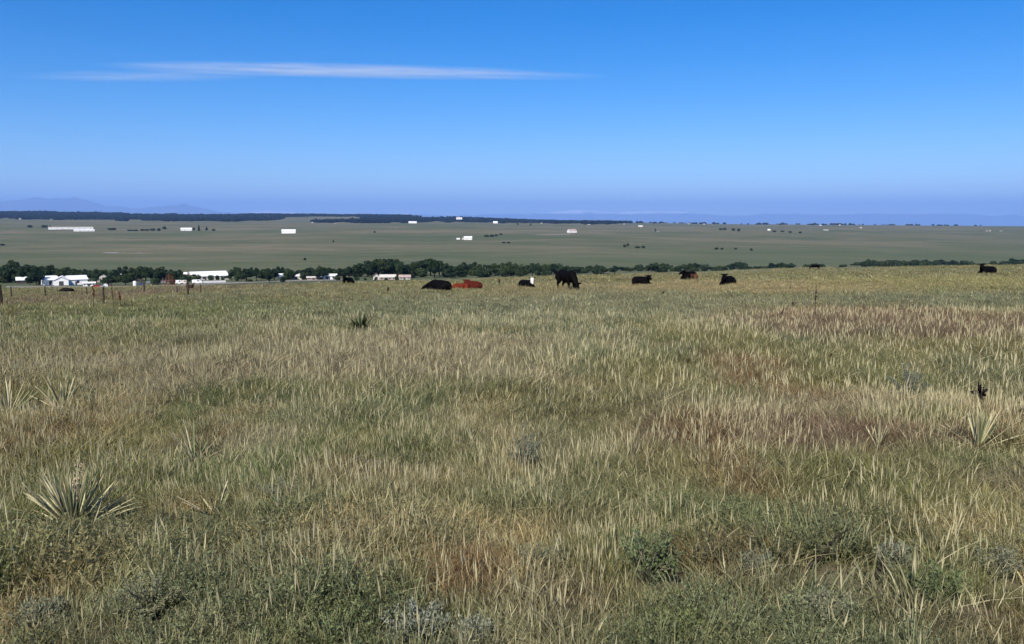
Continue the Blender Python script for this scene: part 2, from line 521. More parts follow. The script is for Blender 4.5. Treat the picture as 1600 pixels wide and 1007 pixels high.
# ------------------------------------------------------------------ far wooded ridge
def icosa():
    bm = bmesh.new(); bmesh.ops.create_icosphere(bm, subdivisions=1, radius=1.0)
    v = np.array([p.co[:] for p in bm.verts]); f = np.array([[q.index for q in fc.verts] for fc in bm.faces]); bm.free()
    return v, f
def build_forest():
    iv, if_ = icosa()
    P = []
    r = np.random.default_rng(21)
    n = 26000
    u = r.uniform(-150, 985, n); Y = r.uniform(4300, 7900, n)
    x = (u-UC)/FPX*Y; z = H(x, Y)
    v = VH+(EYE-z)*FPX/Y
    vb = np.interp(u, [-150, 0, 100, 250, 400, 600, 700, 850, 940, 985], [341, 341.5, 344, 345.5, 346, 349.5, 347, 349.5, 350.5, 350])
    gap = fbm(x*.0016, Y*.0008, 3)
    vb = vb + (fbm(u*.06, u*0+1.7, 4)-.48)*5.0
    ok = (v < vb) & (gap < .645)
    ok &= ~((u > 690) & (u < 790) & (v > 342.5) & (gap > .42))
    P += list(zip(x[ok], Y[ok], z[ok]))
    n = 1500                                                     # scattered trees on the bare right skyline
    u = r.uniform(980, 1750, n); Y = r.uniform(6300, 7900, n)
    x = (u-UC)/FPX*Y; z = H(x, Y); gap = fbm(u*.11, Y*.001+3.3, 3)
    dens = np.interp(u, [980, 1060, 1200, 1260, 1440, 1480, 1600], [.60, .52, .53, .60, .60, .50, .36])
    ok = (gap < dens-.13) & (r.random(n) < .5)
    P += list(zip(x[ok], Y[ok], z[ok]))
    P = np.array(P)
    k = len(P)
    s = r.uniform(.6, 1.35, k)
    sc = np.stack([s*r.uniform(7, 12, k), s*r.uniform(7, 12, k), s*r.uniform(6, 11, k)], -1)
    jit = 1+r.uniform(-.3, .3, (k, len(iv), 1))
    V = iv[None]*jit*sc[:, None, :] + P[:, None, :] + np.array([0, 0, 4.0])
    F = if_[None]+(np.arange(k)*len(iv))[:, None, None]
    me = bpy.data.meshes.new('distant_forest')
    V = V.reshape(-1, 3); F = F.reshape(-1, 3)
    me.vertices.add(len(V)); me.vertices.foreach_set('co', V.ravel())
    me.loops.add(F.size); me.loops.foreach_set('vertex_index', F.ravel())
    me.polygons.add(len(F)); me.polygons.foreach_set('loop_start', np.arange(0, F.size, 3))
    me.update(); me.materials.append(M['forest'])
    o = bpy.data.objects.new('distant_forest', me); C.objects.link(o)
    tag(o, 'dark blue band of pine woods along the far ridge', 'forest', kind='stuff')
    print('forest trees', k)
build_forest()

# ------------------------------------------------------------------ trees
def crown_mesh(name, lobes, nleaf, size, mat, seed):
    r = np.random.default_rng(seed)
    tot = sum(l[3]*l[4]*l[5] for l in lobes)
    Vs, Fs = [], []
    for (cx, cy, cz, rx, ry, rz) in lobes:
        n = max(6, int(nleaf*(rx*ry*rz)/tot))
        d = r.normal(size=(n, 3)); d /= np.linalg.norm(d, axis=1)[:, None]
        rad = r.uniform(.45, 1.05, n)**.5
        p = d*rad[:, None]*np.array([rx, ry, rz])+np.array([cx, cy, cz])
        for q, dd in zip(p, d):
            nrm = Vector(dd)+Vector(r.normal(size=3)*.6); nrm.normalize()
            t = nrm.orthogonal().normalized(); b = nrm.cross(t)
            a = r.uniform(0, 6.28); t, b = t*math.cos(a)+b*math.sin(a), b*math.cos(a)-t*math.sin(a)
            s = size*r.uniform(.5, 1.3)
            q = Vector(q); k = len(Vs)
            Vs += [q-t*s*.9, q+b*s*.55+nrm*s*.12, q+t*s, q-b*s*.5+nrm*s*.1]
            Fs.append((k, k+1, k+2, k+3))
    me = bpy.data.meshes.new(name)
    me.from_pydata([tuple(v) for v in Vs], [], Fs); me.materials.append(mat); me.update()
    return me

def make_tree(kind, seed):
    """unit-ish tree about 10 m tall; kind: broad, round, conifer, shrub"""
    r = random.Random(seed)
    tr = MB()
    lobes = []
    if kind == 'conifer':
        tr.tube([(0,0,-.3),(0,0,4),(.05,0,9.2)], [.28,.18,.03], 7)
        for i in range(11):
            z = 1.2+i*.78; w = 2.3*(1-i/12.0)+.25
            for j in range(4):
                a = r.uniform(0, 6.28); lobes.append((math.cos(a)*w*.45, math.sin(a)*w*.45, z, w*.62, w*.62, .5))
            a = r.uniform(0, 6.28); tr.tube([(0,0,z),(math.cos(a)*w*.7, math.sin(a)*w*.7, z-.15)], [.06,.02], 5)
        mat, n, s = M['leaf_conifer'], 1300, .42
    elif kind == 'shrub':
        for i in range(5):
            a = r.uniform(0, 6.28); w = r.uniform(.5, 2.2); h = r.uniform(2, 4.5)
            tr.tube([(0,0,-.2),(math.cos(a)*w*.5, math.sin(a)*w*.5, h*.5),(math.cos(a)*w, math.sin(a)*w, h)], [.16,.10,.03], 6)
            lobes.append((math.cos(a)*w*.95, math.sin(a)*w*.95, h*.8, r.uniform(1.3,2.2), r.uniform(1.3,2.2), r.uniform(1.2,2.0)))
        lobes.append((0, 0, 1.4, 2.6, 2.4, 1.5))
        mat, n, s = M['leaf_mid'], 900, .48
    else:
        tall = kind == 'broad'
        tr.tube([(0,0,-.4),(.1,0,1.5),(.2,.1,3.6),(.1,.1,6.0)], [.42,.32,.22,.08], 8)
        nl = 8 if tall else 6
        for i in range(nl):
            a = i*2.4+r.uniform(-.4,.4); w = r.uniform(1.4, 3.0); z = r.uniform(3.0, 8.2) if tall else r.uniform(3, 6.2)
            tr.tube([(.1,.05,1.6+i*.35),(math.cos(a)*w*.5, math.sin(a)*w*.5, z*.72+.4),(math.cos(a)*w, math.sin(a)*w, z)], [.15,.10,.03], 6)
            lobes.append((math.cos(a)*w, math.sin(a)*w, z, r.uniform(1.2,2.0), r.uniform(1.2,2.0), r.uniform(1.0,1.7)))
        lobes.append((0, 0, 8.6 if tall else 6.6, 1.6, 1.6, 1.4))
        lobes.append((.2, 0, 5.2 if tall else 4.4, 2.2, 2.2, 1.8))
        mat, n, s = (M['leaf_dark'] if seed % 2 else M['leaf_mid']), 1500, .50
    root = empty('tree', (0, 0, -500))
    tr.build('trunk', M['bark'], root, True)
    o = bpy.data.objects.new('crown', crown_mesh('crown', lobes, n, s, mat, seed)); C.objects.link(o); o.parent = root
    hgt = max(l[2]+l[5] for l in lobes); wid = max(abs(l[0])+l[3] for l in lobes)
    return root, hgt, wid
PROTO = {'broad': [make_tree('broad', s) for s in (1, 2, 3)], 'round': [make_tree('round', s) for s in (4, 5)],
         'conifer': [make_tree('conifer', s) for s in (6, 7)], 'shrub': [make_tree('shrub', s) for s in (8, 9, 10)]}
NAMES = {'broad': 'cottonwood_tree', 'round': 'broadleaf_tree', 'conifer': 'conifer_tree', 'shrub': 'bush'}
CATS = {'broad': 'tree', 'round': 'tree', 'conifer': 'tree', 'shrub': 'bush'}
tree_rng = random.Random(77)
def plant_tree(kind, pos, height, label, group=None, width=None, idx=None):
    root, hg, wd = PROTO[kind][tree_rng.randrange(len(PROTO[kind])) if idx is None else idx]
    o = copy_tree(root)
    o.name = NAMES[kind]
    sz = height/hg
    sxy = sz*tree_rng.uniform(.9, 1.25) if width is None else width/2/wd
    o.location = pos; o.scale = (sxy, sxy, sz)
    o.rotation_euler = (0, 0, tree_rng.uniform(0, 6.28))
    tag(o, label, CATS[kind], group)
    return o

def landmark(u):
    L = [(66, 'beside the dark walled cabin'), (148, 'behind the white metal sheds'), (225, 'behind the red car and tanks'), (296, 'behind the rusty red chute'), (356, 'behind the long white roofed barn'), (430, 'just past the long white roofed barn'),
         (505, 'behind the low white roofed houses'), (560, 'behind the pair of white sheds'), (625, 'behind the pinkish house'), (690, 'beyond the lying black cow'), (765, 'beyond the lying red cattle'), (850, 'beyond the white faced cow'),
         (960, 'beyond the grazing black cow'), (1045, 'beyond the side-on lying cow'), (1110, 'beyond the brown flanked cow'), (1200, 'past the brown flanked cow'), (1300, 'by the tiny grazing cow on the crest'), (1480, 'over the bare stretch of yellow crest'), (9999, 'by the lone cow on the yellow crest')]
    return next(t for m, t in L if u < m)
# creek belt: top line of the trees read off the photograph
TOP_U = [-60, 0, 20, 32, 45, 70, 100, 130, 150, 165, 180, 190, 205, 230, 255, 280, 292, 352, 360, 400, 430, 470, 520, 548, 566, 585, 605, 622, 634, 648, 662, 675, 690, 706, 722, 742, 755, 775, 800, 815, 840, 872, 900, 940, 975, 1000, 1022, 1040, 1058, 1075, 1092, 1110, 1135, 1158, 1175, 1215, 1262, 1300, 1342, 1380, 1420, 1460, 1500, 1530, 1560, 1582, 1600, 1680]
TOP_V = [412, 414, 404, 412, 415, 414, 416, 417, 418, 420, 416, 411, 415, 416, 416, 419, 424, 424, 418, 418, 417, 418, 419, 417, 406, 408, 405, 405, 408, 409, 405, 404, 408, 411, 410, 410, 416, 415, 410, 415, 415, 415, 418, 418, 419, 419, 414, 415, 419, 411, 414, 418, 416, 410, 418, 413, 414, 416, 411, 408, 409, 408, 410, 412, 411, 407, 408, 409]
def belt_Y(u):
    return float(np.interp(u, [0, 300, 600, 750, 900, 1050, 1200, 1600], [430, 445, 450, 470, 530, 620, 730, 930]))
u = -60.0
row = 0
while u < 1680:
    row += 1
    right = u > 1190
    Y = belt_Y(u)*tree_rng.uniform(.98, 1.16)
    if 286 < u < 356: Y = tree_rng.uniform(500, 560)
    p = at_depth(u, Y)
    vt = float(np.interp(u, TOP_U, TOP_V)) + (tree_rng.uniform(-1.5, 5.0) if u < 740 else tree_rng.uniform(-2.5, 1.5))
    vb = v_of(p.z, Y)
    h = (vb-vt)*Y/FPX*(1.0 if u < 740 else 1.12)
    gap = False
    if 1044 < u < 1054 or 1122 < u < 1130 or 1240 < u < 1252 or 1285 < u < 1335 or 1515 < u < 1528: gap = tree_rng.random() < .8
    if h > 1.5 and not gap:
        if u < 560:
            kind = 'broad' if tree_rng.random() < .7 else ('round' if tree_rng.random() < .7 else 'conifer')
            lab = {'broad': 'tall dark cottonwood ', 'round': 'rounded broadleaf tree ', 'conifer': 'pointed dark conifer '}[kind]+landmark(u)
            grp = 'trees behind the farm buildings'
        elif u < 760:
            kind = 'broad' if tree_rng.random() < .55 else 'round'
            lab = {'broad': 'tall cottonwood in the creek grove ', 'round': 'rounded tree in the creek grove '}[kind]+landmark(u)
            grp = 'creek grove beyond the red cattle'
        elif u < 1190:
            kind = 'round' if tree_rng.random() < .6 else 'shrub'
            lab = {'round': 'low rounded creek tree ', 'shrub': 'low spreading creek bush '}[kind]+landmark(u)
            grp = 'low trees along the creek'
        else:
            kind = 'shrub' if tree_rng.random() < .7 else 'round'
            lab = {'round': 'small rounded tree top showing ', 'shrub': 'small dark bush top showing '}[kind]+landmark(u)
            grp = 'bushes over the grass crest'
        plant_tree(kind, p, h, lab, grp, width=None if u < 740 else (px2m(19, Y) if not right else max(h*1.5, px2m(18, Y))))
    u += tree_rng.uniform(6, 10) if u < 760 else tree_rng.uniform(6.5, 10.5)

# second row that thickens the belt
for i in range(120):
    u = tree_rng.uniform(-40, 1190)
    Y = belt_Y(u)*tree_rng.uniform(1.02, 1.12)
    if 290 < u < 356: continue
    p = at_depth(u, Y)
    h = tree_rng.uniform(3.5, 6.5)*(1 if u < 760 else .72)
    plant_tree('shrub', p, h, 'bushy low willow in the tree belt '+landmark(u), 'willows in the tree belt', width=h*1.6)
# the grove higher on the far bank at the bend, behind a pale strip
for u in (588, 594, 600, 607, 613, 619):
    p = at_depth(u, 640); vb = v_of(p.z, 640)
    plant_tree('round', p, max(3.0, (vb-404)*640/FPX), 'rounded tree on the far bank above the creek grove', 'trees on the far bank', width=6.5)

# dark clumps and single trees on the far slope: (u, v_base, width px, height px, kind)
SLOPE = [(46,356,9,4,'shrub'),(69,356,10,4,'shrub'),(78,356,5,3,'shrub'),(176,360,14,3.5,'shrub'),(3,384,9,3,'shrub'),
 (203,361.5,9,2.5,'shrub'),(212,361.5,10,2.5,'shrub'),(222,361,9,3,'shrub'),(230,361,8,3,'shrub'),(239,361,9,4,'shrub'),(248,361,8,4,'shrub'),(257,360,8,6,'broad'),
 (311,361.5,5,10,'conifer'),(303,360,6,4,'shrub'),(323,360.5,5,6,'conifer'),(334,361,6,3,'shrub'),
 (760,370.5,10,3,'shrub'),(768,370.5,9,3.5,'shrub'),(775,369.5,7,3,'shrub'),(783,367.5,6,2.5,'shrub'),
 (787,380.5,8,2.2,'shrub'),(795,380.5,7,2.2,'shrub'),(809,352,4,4,'conifer'),(829,353,3,5,'conifer'),
 (976,386.5,6,4.5,'shrub'),(981,386.5,5,6.5,'round'),(996,388,9,3,'shrub'),(1005,388,7,3.5,'shrub'),
 (1119,390.5,9,3.5,'shrub'),(1128,390.5,7,3,'shrub'),(1150,390,6,2,'shrub'),(1174,392,6,3.5,'shrub'),
 (1126,360,7,3,'shrub'),(1132,360,7,3.5,'shrub'),(1146,361,8,4,'shrub'),(1154,361.5,8,4,'shrub'),(1024,362,3,5,'conifer'),
 (1210,363,7,2.5,'shrub'),(1222,363,7,2.5,'shrub'),(1235,364,7,2.5,'shrub'),(1250,365,6,3,'shrub'),(585,364,5,3,'shrub'),(476,407,6,2.5,'shrub'),(521,379,3,4,'conifer')]
for (u, v, w, h, k) in SLOPE:
    p = ground_at(u, v, 480)
    where = ('beside the upper long barn' if u < 190 else 'in the far windbreak row' if u < 256 else 'by the white farmhouse and conifers' if u < 340 else 'on open ground below the lone white barn' if u < 600 else 'near the bright white farmhouse' if u < 900 else 'in the pair of clumps on open slope' if u < 1010 else 'along the bushy line on the far plain' if v < 370 else 'on the lower slope above the creek trees')
    lab = {'shrub': 'tiny dark bush '+where, 'round': 'tiny rounded tree on the far grassy slope', 'broad': 'tiny dark tree at the end of the far windbreak row', 'conifer': 'tiny pointed conifer on the far grassy slope'}[k]
    plant_tree(k, p, max(2.5, px2m(h, p.y)), lab, 'trees dotted over the far slope', width=max(3, px2m(w, p.y)))

# ------------------------------------------------------------------ buildings
def gable_building(pos, rz, w, d, h, rh, wall_m, roof_m, name, label, cat='building', group=None, windows=3, door=True, ridge='x', big_door=False):
    """w along local x, d along local y; front faces -y"""
    b = empty(name, pos, rz)
    m = MB()
    x0, x1, y0, y1 = -w/2, w/2, -d/2, d/2
    if ridge == 'x':
        m.add([(x0,y0,-.5),(x1,y0,-.5),(x1,y1,-.5),(x0,y1,-.5),(x0,y0,h),(x1,y0,h),(x1,y1,h),(x0,y1,h),(x0,0,h+rh),(x1,0,h+rh)],
              [(0,1,5,4),(2,3,7,6),(1,2,6,9,5),(3,0,4,8,7),(0,3,2,1),(4,5,9,8),(6,7,8,9)])
    else:
        m.add([(x0,y0,-.5),(x1,y0,-.5),(x1,y1,-.5),(x0,y1,-.5),(x0,y0,h),(x1,y0,h),(x1,y1,h),(x0,y1,h),(0,y0,h+rh),(0,y1,h+rh)],
              [(0,1,5,8,4),(2,3,7,9,6),(1,2,6,5),(3,0,4,7),(0,3,2,1),(4,8,9,7),(5,6,9,8)])
    m.build('wall', wall_m, b)
    e = .35; t = .14
    r = MB()
    if ridge == 'x':
        sl = rh/(d/2)
        for s in (-1, 1):
            ye = s*(d/2+e); ze = h-sl*e
            P = [(x0-e,0,h+rh+.02),(x1+e,0,h+rh+.02),(x1+e,ye,ze+.02),(x0-e,ye,ze+.02)]
            Q = [(p[0],p[1],p[2]+t) for p in P]
            r.add(P+Q, [(0,1,2,3),(7,6,5,4),(0,4,5,1),(1,5,6,2),(2,6,7,3),(3,7,4,0)])
    else:
        sl = rh/(w/2)
        for s in (-1, 1):
            xe = s*(w/2+e); ze = h-sl*e
            P = [(0,y0-e,h+rh+.02),(0,y1+e,h+rh+.02),(xe,y1+e,ze+.02),(xe,y0-e,ze+.02)]
            Q = [(p[0],p[1],p[2]+t) for p in P]
            r.add(P+Q, [(0,1,2,3),(7,6,5,4),(0,4,5,1),(1,5,6,2),(2,6,7,3),(3,7,4,0)])
    r.build('roof', roof_m, b)
    if big_door:
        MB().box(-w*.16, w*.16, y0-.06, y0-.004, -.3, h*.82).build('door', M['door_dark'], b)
    for i in range(windows):
        wx = x0+w*(i+.5)/windows
        if big_door and abs(wx) < w*.22: continue
        ww = min(1.2, w/windows*.4)
        MB().box(wx-ww/2, wx+ww/2, y0-.05, y0-.004, h*.42, h*.82).build('window', M['glass'], b)
    if door and not big_door:
        dx = x0+w*.3+.9
        MB().box(dx-.45, dx+.45, y0-.05, y0-.004, -.2, min(2.05, h*.8)).build('door', M['door_dark'], b)
    tag(b, label, cat, group)
    return b
def face(p):            # heading that turns a building's front to the viewer's side
    return -math.atan2(p.x, p.y)
def building_px(u0, u1, vb, hpx, rpx, **kw):
    p = ground_at((u0+u1)/2, vb, kw.pop('ymin', 200))
    w = px2m(u1-u0, p.y); h = px2m(hpx, p.y); rh = px2m(rpx, p.y)
    turn = kw.pop('turn', 0.0); d = kw.pop('d', None) or max(5, min(14, w*.6))
    return gable_building(p, face(p)+turn, w, d, h, rh, kw.pop('wall'), kw.pop('roof'), **kw)

W, G, B_, CR, PK = M['white_metal'], M['grey_roof'], M['brown_roof'], M['cream'], M['pink']
# farm in the valley
building_px(67, 88, 445, 8.5, 5, wall=W, roof=W, name='metal_shed', label='big white metal shed at the end of the white farm cluster', big_door=False, windows=1, d=14, turn=.1)
building_px(87, 107, 446, 9.0, 5, wall=W, roof=W, name='metal_shed', label='white metal shed with a dark open doorway among the farm sheds', big_door=True, windows=0, d=12, ridge='y', turn=-.05)
building_px(106, 133, 445, 9, 5, wall=W, roof=W, name='metal_shed', label='long white metal shed beside the white trailer home', windows=1, d=13, turn=.12)
building_px(131, 148, 447.5, 5.0, 1.4, wall=W, roof=W, name='trailer_home', label='low white trailer home at the tapering end of the white sheds', cat='trailer', windows=4, d=4.2)
building_px(27, 41, 443.5, 6, 4, wall=M['bark'], roof=W, name='house', label='dark walled cabin with a white roof among the tall trees', cat='house', windows=2)
building_px(150, 165, 441, 9, 5, wall=CR, roof=W, name='house', label='pale gabled house half hidden in dark trees above the red car', cat='house', windows=2, ridge='y')
building_px(190, 200, 440, 9, 2.5, wall=M['bark'], roof=CR, name='house', label='dark house with pale flat roof line in the trees', cat='house', windows=2)
building_px(211, 221, 439, 9.5, 3, wall=M['bark'], roof=CR, name='house', label='small dark house with pale gable behind the white upright tank', cat='house', windows=1, ridge='y')
building_px(298, 352, 437.5, 7.0, 6.0, wall=CR, roof=W, name='barn', label='long barn with white roof and cream wall behind round bushes', cat='barn', windows=5, d=16, turn=.22)
building_px(283, 292, 437, 8, 3, wall=M['bark'], roof=W, name='shed', label='small dark shed with white roof next to the long barn', windows=1)
building_px(437, 458, 437, 5, 4, wall=PK, roof=W, name='house', label='low house with white roof behind the dark round bushes', cat='house', windows=4)
building_px(458, 467, 436.5, 5, 2, wall=CR, roof=W, name='shed', label='small cream shed between two low white roofed houses', windows=1)
building_px(468, 479, 436.5, 6, 2.5, wall=W, roof=CR, name='house', label='small white house next to the cream shed', cat='house', windows=2)
building_px(480, 505, 437, 3, 1.6, wall=PK, roof=CR, name='long_shed', label='long low tan shed between the small white house and white sheds', windows=4, d=5)
building_px(506, 515, 436.5, 5.5, 2.5, wall=W, roof=W, name='shed', label='small white shed, one of two beyond the end-on black cow', windows=1, group='pair of white sheds')
building_px(516, 526, 436.5, 5.5, 2.5, wall=W, roof=W, name='shed', label='small white shed, one of two beyond the end-on black cow', windows=1, group='pair of white sheds')
building_px(583, 593, 437.5, 6, 4, wall=CR, roof=B_, name='house', label='little cream house with brown roof in the creek grove', cat='house', windows=1, ridge='y')
building_px(594, 618, 437.5, 4.5, 3.5, wall=PK, roof=CR, name='house', label='long pinkish house in the creek grove with pale roof', cat='house', windows=4)
building_px(624, 641, 437.0, 4, 3, wall=CR, roof=PK, name='house', label='cream house with pinkish roof next to the long pinkish house', cat='house', windows=3)
# scattered over the far slope and ridge
building_px(80, 142, 358.6, 2.6, 1.0, wall=W, roof=CR, name='long_barn', label='very long pale barn on the far slope, the upper of two', cat='barn', windows=8, d=12, turn=.06, ymin=900)
building_px(117, 146, 361.8, 2.0, 1.0, wall=W, roof=W, name='long_barn', label='long white barn on the far slope, the lower of two', cat='barn', windows=5, d=12, turn=.04, ymin=900)
building_px(283, 299, 361, 2.6, 2.0, wall=W, roof=W, name='farmhouse', label='white farmhouse between the windbreak row and the pointed conifers', cat='house', windows=4, ymin=900)
building_px(440.5, 461.5, 365, 3.8, 2.2, wall=W, roof=W, name='metal_barn', label='lone bright white barn out on the open slope', cat='barn', windows=0, door=False, ymin=900, d=16)
building_px(725, 737.5, 375, 3.4, 1.8, wall=W, roof=W, name='farmhouse', label='bright white farmhouse with two tiny sheds beside it', cat='house', windows=3, ymin=800)
building_px(713.5, 718.5, 374.8, 1.6, .8, wall=W, roof=W, name='shed', label='tiny white shed near the bright white farmhouse', windows=1, ymin=800, group='sheds by the white farmhouse')
building_px(722, 724.5, 374.8, 1.8, .8, wall=W, roof=CR, name='shed', label='tiny white shed near the bright white farmhouse', windows=1, ymin=800, group='sheds by the white farmhouse')
building_px(713, 722, 346, 3.6, 2.4, wall=W, roof=CR, name='hilltop_house', label='white house standing up on the wooded skyline', cat='house', windows=3, ymin=2500)
building_px(638.5, 651, 349.2, 2.0, 1.0, wall=W, roof=W, name='long_house', label='white low house at the foot of the wooded ridge', cat='house', windows=4, ymin=2000)
building_px(770.5, 777.5, 349.4, 2.0, 1.2, wall=W, roof=W, name='small_house', label='small white house at the wood edge beside the skyline house', cat='house', windows=2, ymin=2000)
building_px(887, 900, 364, 3.0, 2.4, wall=W, roof=PK, name='ranch_house', label='white ranch house at the end of a pale drive', cat='house', windows=3, ymin=900, turn=.5)
building_px(997.5, 1004, 355, 1.4, .8, wall=CR, roof=W, name='small_house', label='small white house on the far plain below the last woods', cat='house', windows=2, ymin=2000)
building_px(1199.5, 1203.5, 361, 1.6, 1.0, wall=CR, roof=W, name='small_house', label='small white house in a row of far bushes', cat='house', windows=2, ymin=1500)
building_px(1287, 1294, 360.5, .9, .5, wall=CR, roof=CR, name='long_house', label='low white house on the far plain above the yellow crest', cat='house', windows=3, ymin=1500)
for i, (u, v, w, h) in enumerate([(31,343.5,3,2.5),(50,341,2.6,2.4),(66,341.5,5,2.2),(80,344,5,1.8),(103,341.5,6,3),(95,341,3,2),(488,349,3,2),(524,350,3,2),(541,345,4,2),(588,349,4,1.6),(846,349.5,3,1.5),(862,343.5,3,1.6),(920,352,7,1.4),(914,351,3,1.5),(975,351,3,1.5),(1028,363,6,2),(1076,351,2.5,2),(1100,351.5,3,3),(1282,353.5,5,2),(1312,353,3.5,3.2),(1345,357,4,2),(1542,362,5,2.6),(1547,362,2.4,2),(1564,361.5,5,1.6)]):
    building_px(u-w*.36, u+w*.36, v, h*.45, h*.3, wall=CR if i % 3 else PK, roof=G if i % 2 else CR, name='distant_house', label='tiny pale house '+('at the foot of the woods above the long barns' if u < 130 else 'at the wood edge above the lone white barn' if u < 600 else 'in the last woods above the ranch house' if u < 930 else 'on the bare skyline past the woods' if u < 1110 else 'in the scattered skyline trees' if u < 1440 else 'at the bare end of the far plain'), cat='house', windows=2, ymin=1500, group='houses along the far ridge')

# ------------------------------------------------------------------ yard things in the valley
def car(pos, rz, paint_m, label, name='parked_car', L=4.5, van=False):
    b = empty(name, pos, rz)
    hw = .9
    prof = ([(-.5,.35),(-.5,.95),(-.46,1.0),(-.20,1.05),(.0,1.02),(.22,1.0),(.46,.88),(.5,.7),(.5,.35)] if not van
            else [(-.5,.35),(-.5,1.9),(-.46,2.0),(.2,2.0),(.3,1.9),(.40,1.15),(.5,1.0),(.5,.35)])
    P = [(x*L, z) for x, z in prof]; n = len(P)
    MB().add([(x, -hw, z) for x, z in P]+[(x, hw, z) for x, z in P], [tuple(range(n)), tuple(range(2*n-1, n-1, -1))]+[(i, n+i, n+(i+1) % n, (i+1) % n) for i in range(n)]).build('body', paint_m, b)
    if not van:
        cab = [(-.42,.97),(-.34,1.42),(-.28,1.47),(.02,1.47),(.08,1.42),(.24,.97)]
        P = [(x*L, z) for x, z in cab]; n = len(P)
        MB().add([(x, -hw*.82, z) for x, z in P]+[(x, hw*.82, z) for x, z in P], [tuple(range(n)), tuple(range(2*n-1, n-1, -1))]+[(i, n+i, n+(i+1) % n, (i+1) % n) for i in range(n)]).build('cabin', M['glass'], b)
        MB().box(-.31*L, .05*L, -hw*.84, hw*.84, 1.475, 1.52).build('roof', paint_m, b)
    else:
        MB().box(.0, .25*L, -hw-.01, hw+.01, 1.2, 1.75).build('window', M['glass'], b)
    for sx in (-.31, .31):
        for sy in (-1, 1):
            MB().tube([(sx*L, sy*(hw-.2), .34), (sx*L, sy*(hw+.02), .34)], [.34, .34], 14).build('wheel', M['tyre'], b)
    for sy in (-1, 1):
        MB().box(.495*L, .505*L, sy*.65-.15, sy*.65+.15, .68, .82).build('headlight', M['white_metal'], b)
    tag(b, label, 'car' if not van else 'van')
    return b
p = ground_at(153.5, 450.4, 150); car(p, 0.05, M['red_paint'], 'small red car parked beside the round white tank', L=4.2)
p = ground_at(222, 447.0, 150); car(p, .3, M['blue_paint'], 'dark blue car parked next to the white upright tank', L=3.8)
p = ground_at(309, 443.6, 200); car(p, 0, M['white_metal'], 'pale van parked in front of the dark pointed bush by the barn', name='parked_van', L=5, van=True)
p = ground_at(280, 444.5, 200); car(p, .2, M['white_metal'], 'white van parked near the rusty red pipe chute', name='parked_van', L=3.0, van=True)
p = ground_at(289.5, 444.5, 200); car(p, -.15, M['cream'], 'cream van parked between the white van and long barn', name='parked_van', L=3.0, van=True)
def trailer(u0, u1, vb, hpx, mat, label):
    p = ground_at((u0+u1)/2, vb, 200); L = px2m(u1-u0, p.y); h = px2m(hpx, p.y)
    b = empty('stock_trailer', p, face(p))
    MB().box(-L/2, L/2, -1.1, 1.1, .55, .55+h).build('body', mat, b)
    MB().box(-L/2+.1, L/2-.1, -1.14, -1.104, .55+h*.55, .55+h*.75).build('vent_slot', M['door_dark'], b)
    for sx in (-.18, .18):
        for sy in (-1, 1):
            MB().tube([(sx*L*.5, sy*.85, .38), (sx*L*.5, sy*1.08, .38)], [.38, .38], 12).build('wheel', M['tyre'], b)
    MB().tube([(L/2, 0, .6), (L/2+1.4, 0, .5)], [.07, .06], 6).build('hitch', M['steel'], b)
    tag(b, label, 'trailer')
trailer(319, 352, 443.2, 2.2, M['white_metal'], 'long low white trailer parked in front of the long barn')
trailer(230, 259, 444.0, 2.6, M['steel'], 'long grey flatbed trailer between the blue car and rusty chute')
# upright white tank and round white tank
p = ground_at(211, 450, 150)
b = empty('upright_tank', p); w = px2m(5.4, p.y); h = px2m(10.5, p.y)
MB().tube([(0,0,-.1),(0,0,.12*h),(0,0,.9*h),(0,0,.97*h),(0,0,h)], [w*.5,w*.5,w*.5,w*.4,w*.12], 18).build('body', W, b, True)
MB().tube([(0,0,h-.02),(0,0,h+.18)], [w*.12,w*.12], 8).build('lid', M['steel'], b)
tag(b, 'upright white cylindrical tank next to the dark blue car', 'tank')
p = ground_at(165.5, 451, 150)
b = empty('round_tank', p, face(p)); w = px2m(3.4, p.y)
MB().tube([(0,-1.0,w+.1),(0,-.92,w+.1),(0,.9,w+.1),(0,1.0,w+.1)], [w*.9,w,w,w*.9], 20).build('body', W, b)
MB().tube([(0,-1.06,w+.1),(0,-.99,w+.1)], [w*.17,w*.17], 10).build('cap', M['door_dark'], b)
MB().box(-w*.6, w*.6, -.8, -.5, -.2, .35).build('stand', M['steel'], b)
MB().box(-w*.6, w*.6, .5, .8, -.2, .35).build('stand', M['steel'], b)
tag(b, 'round white tank seen end-on beside the red car', 'tank')
# rusty red chute of pipes
p = ground_at(264, 449.0, 150)
b = empty('pipe_chute', p, face(p)); k = px2m(1, p.y)
for i, (dx, h) in enumerate([(-8, 13), (-4, 15), (0, 21), (4.5, 17), (8.5, 12)]):
    MB().tube([(dx*k, (i % 2)*1.2, -.3), (dx*k+.1*i, (i % 2)*1.2, h*k)], [.14, .12], 8).build('post', M['red_rust'], b)
for h in (3.5, 7.0, 10.5):
    MB().tube([(-8*k, -.1, h*k), (8.5*k, -.1, h*k)], [.09, .09], 6).build('rail', M['red_rust'], b)
MB().tube([(-4*k, .2, 14*k), (0, .2, 20*k), (8*k, .2, 15*k)], [.08, .08, .08], 6).build('brace', M['red_rust'], b)
tag(b, 'rusty red pipe cattle chute in front of the trees', 'chute')
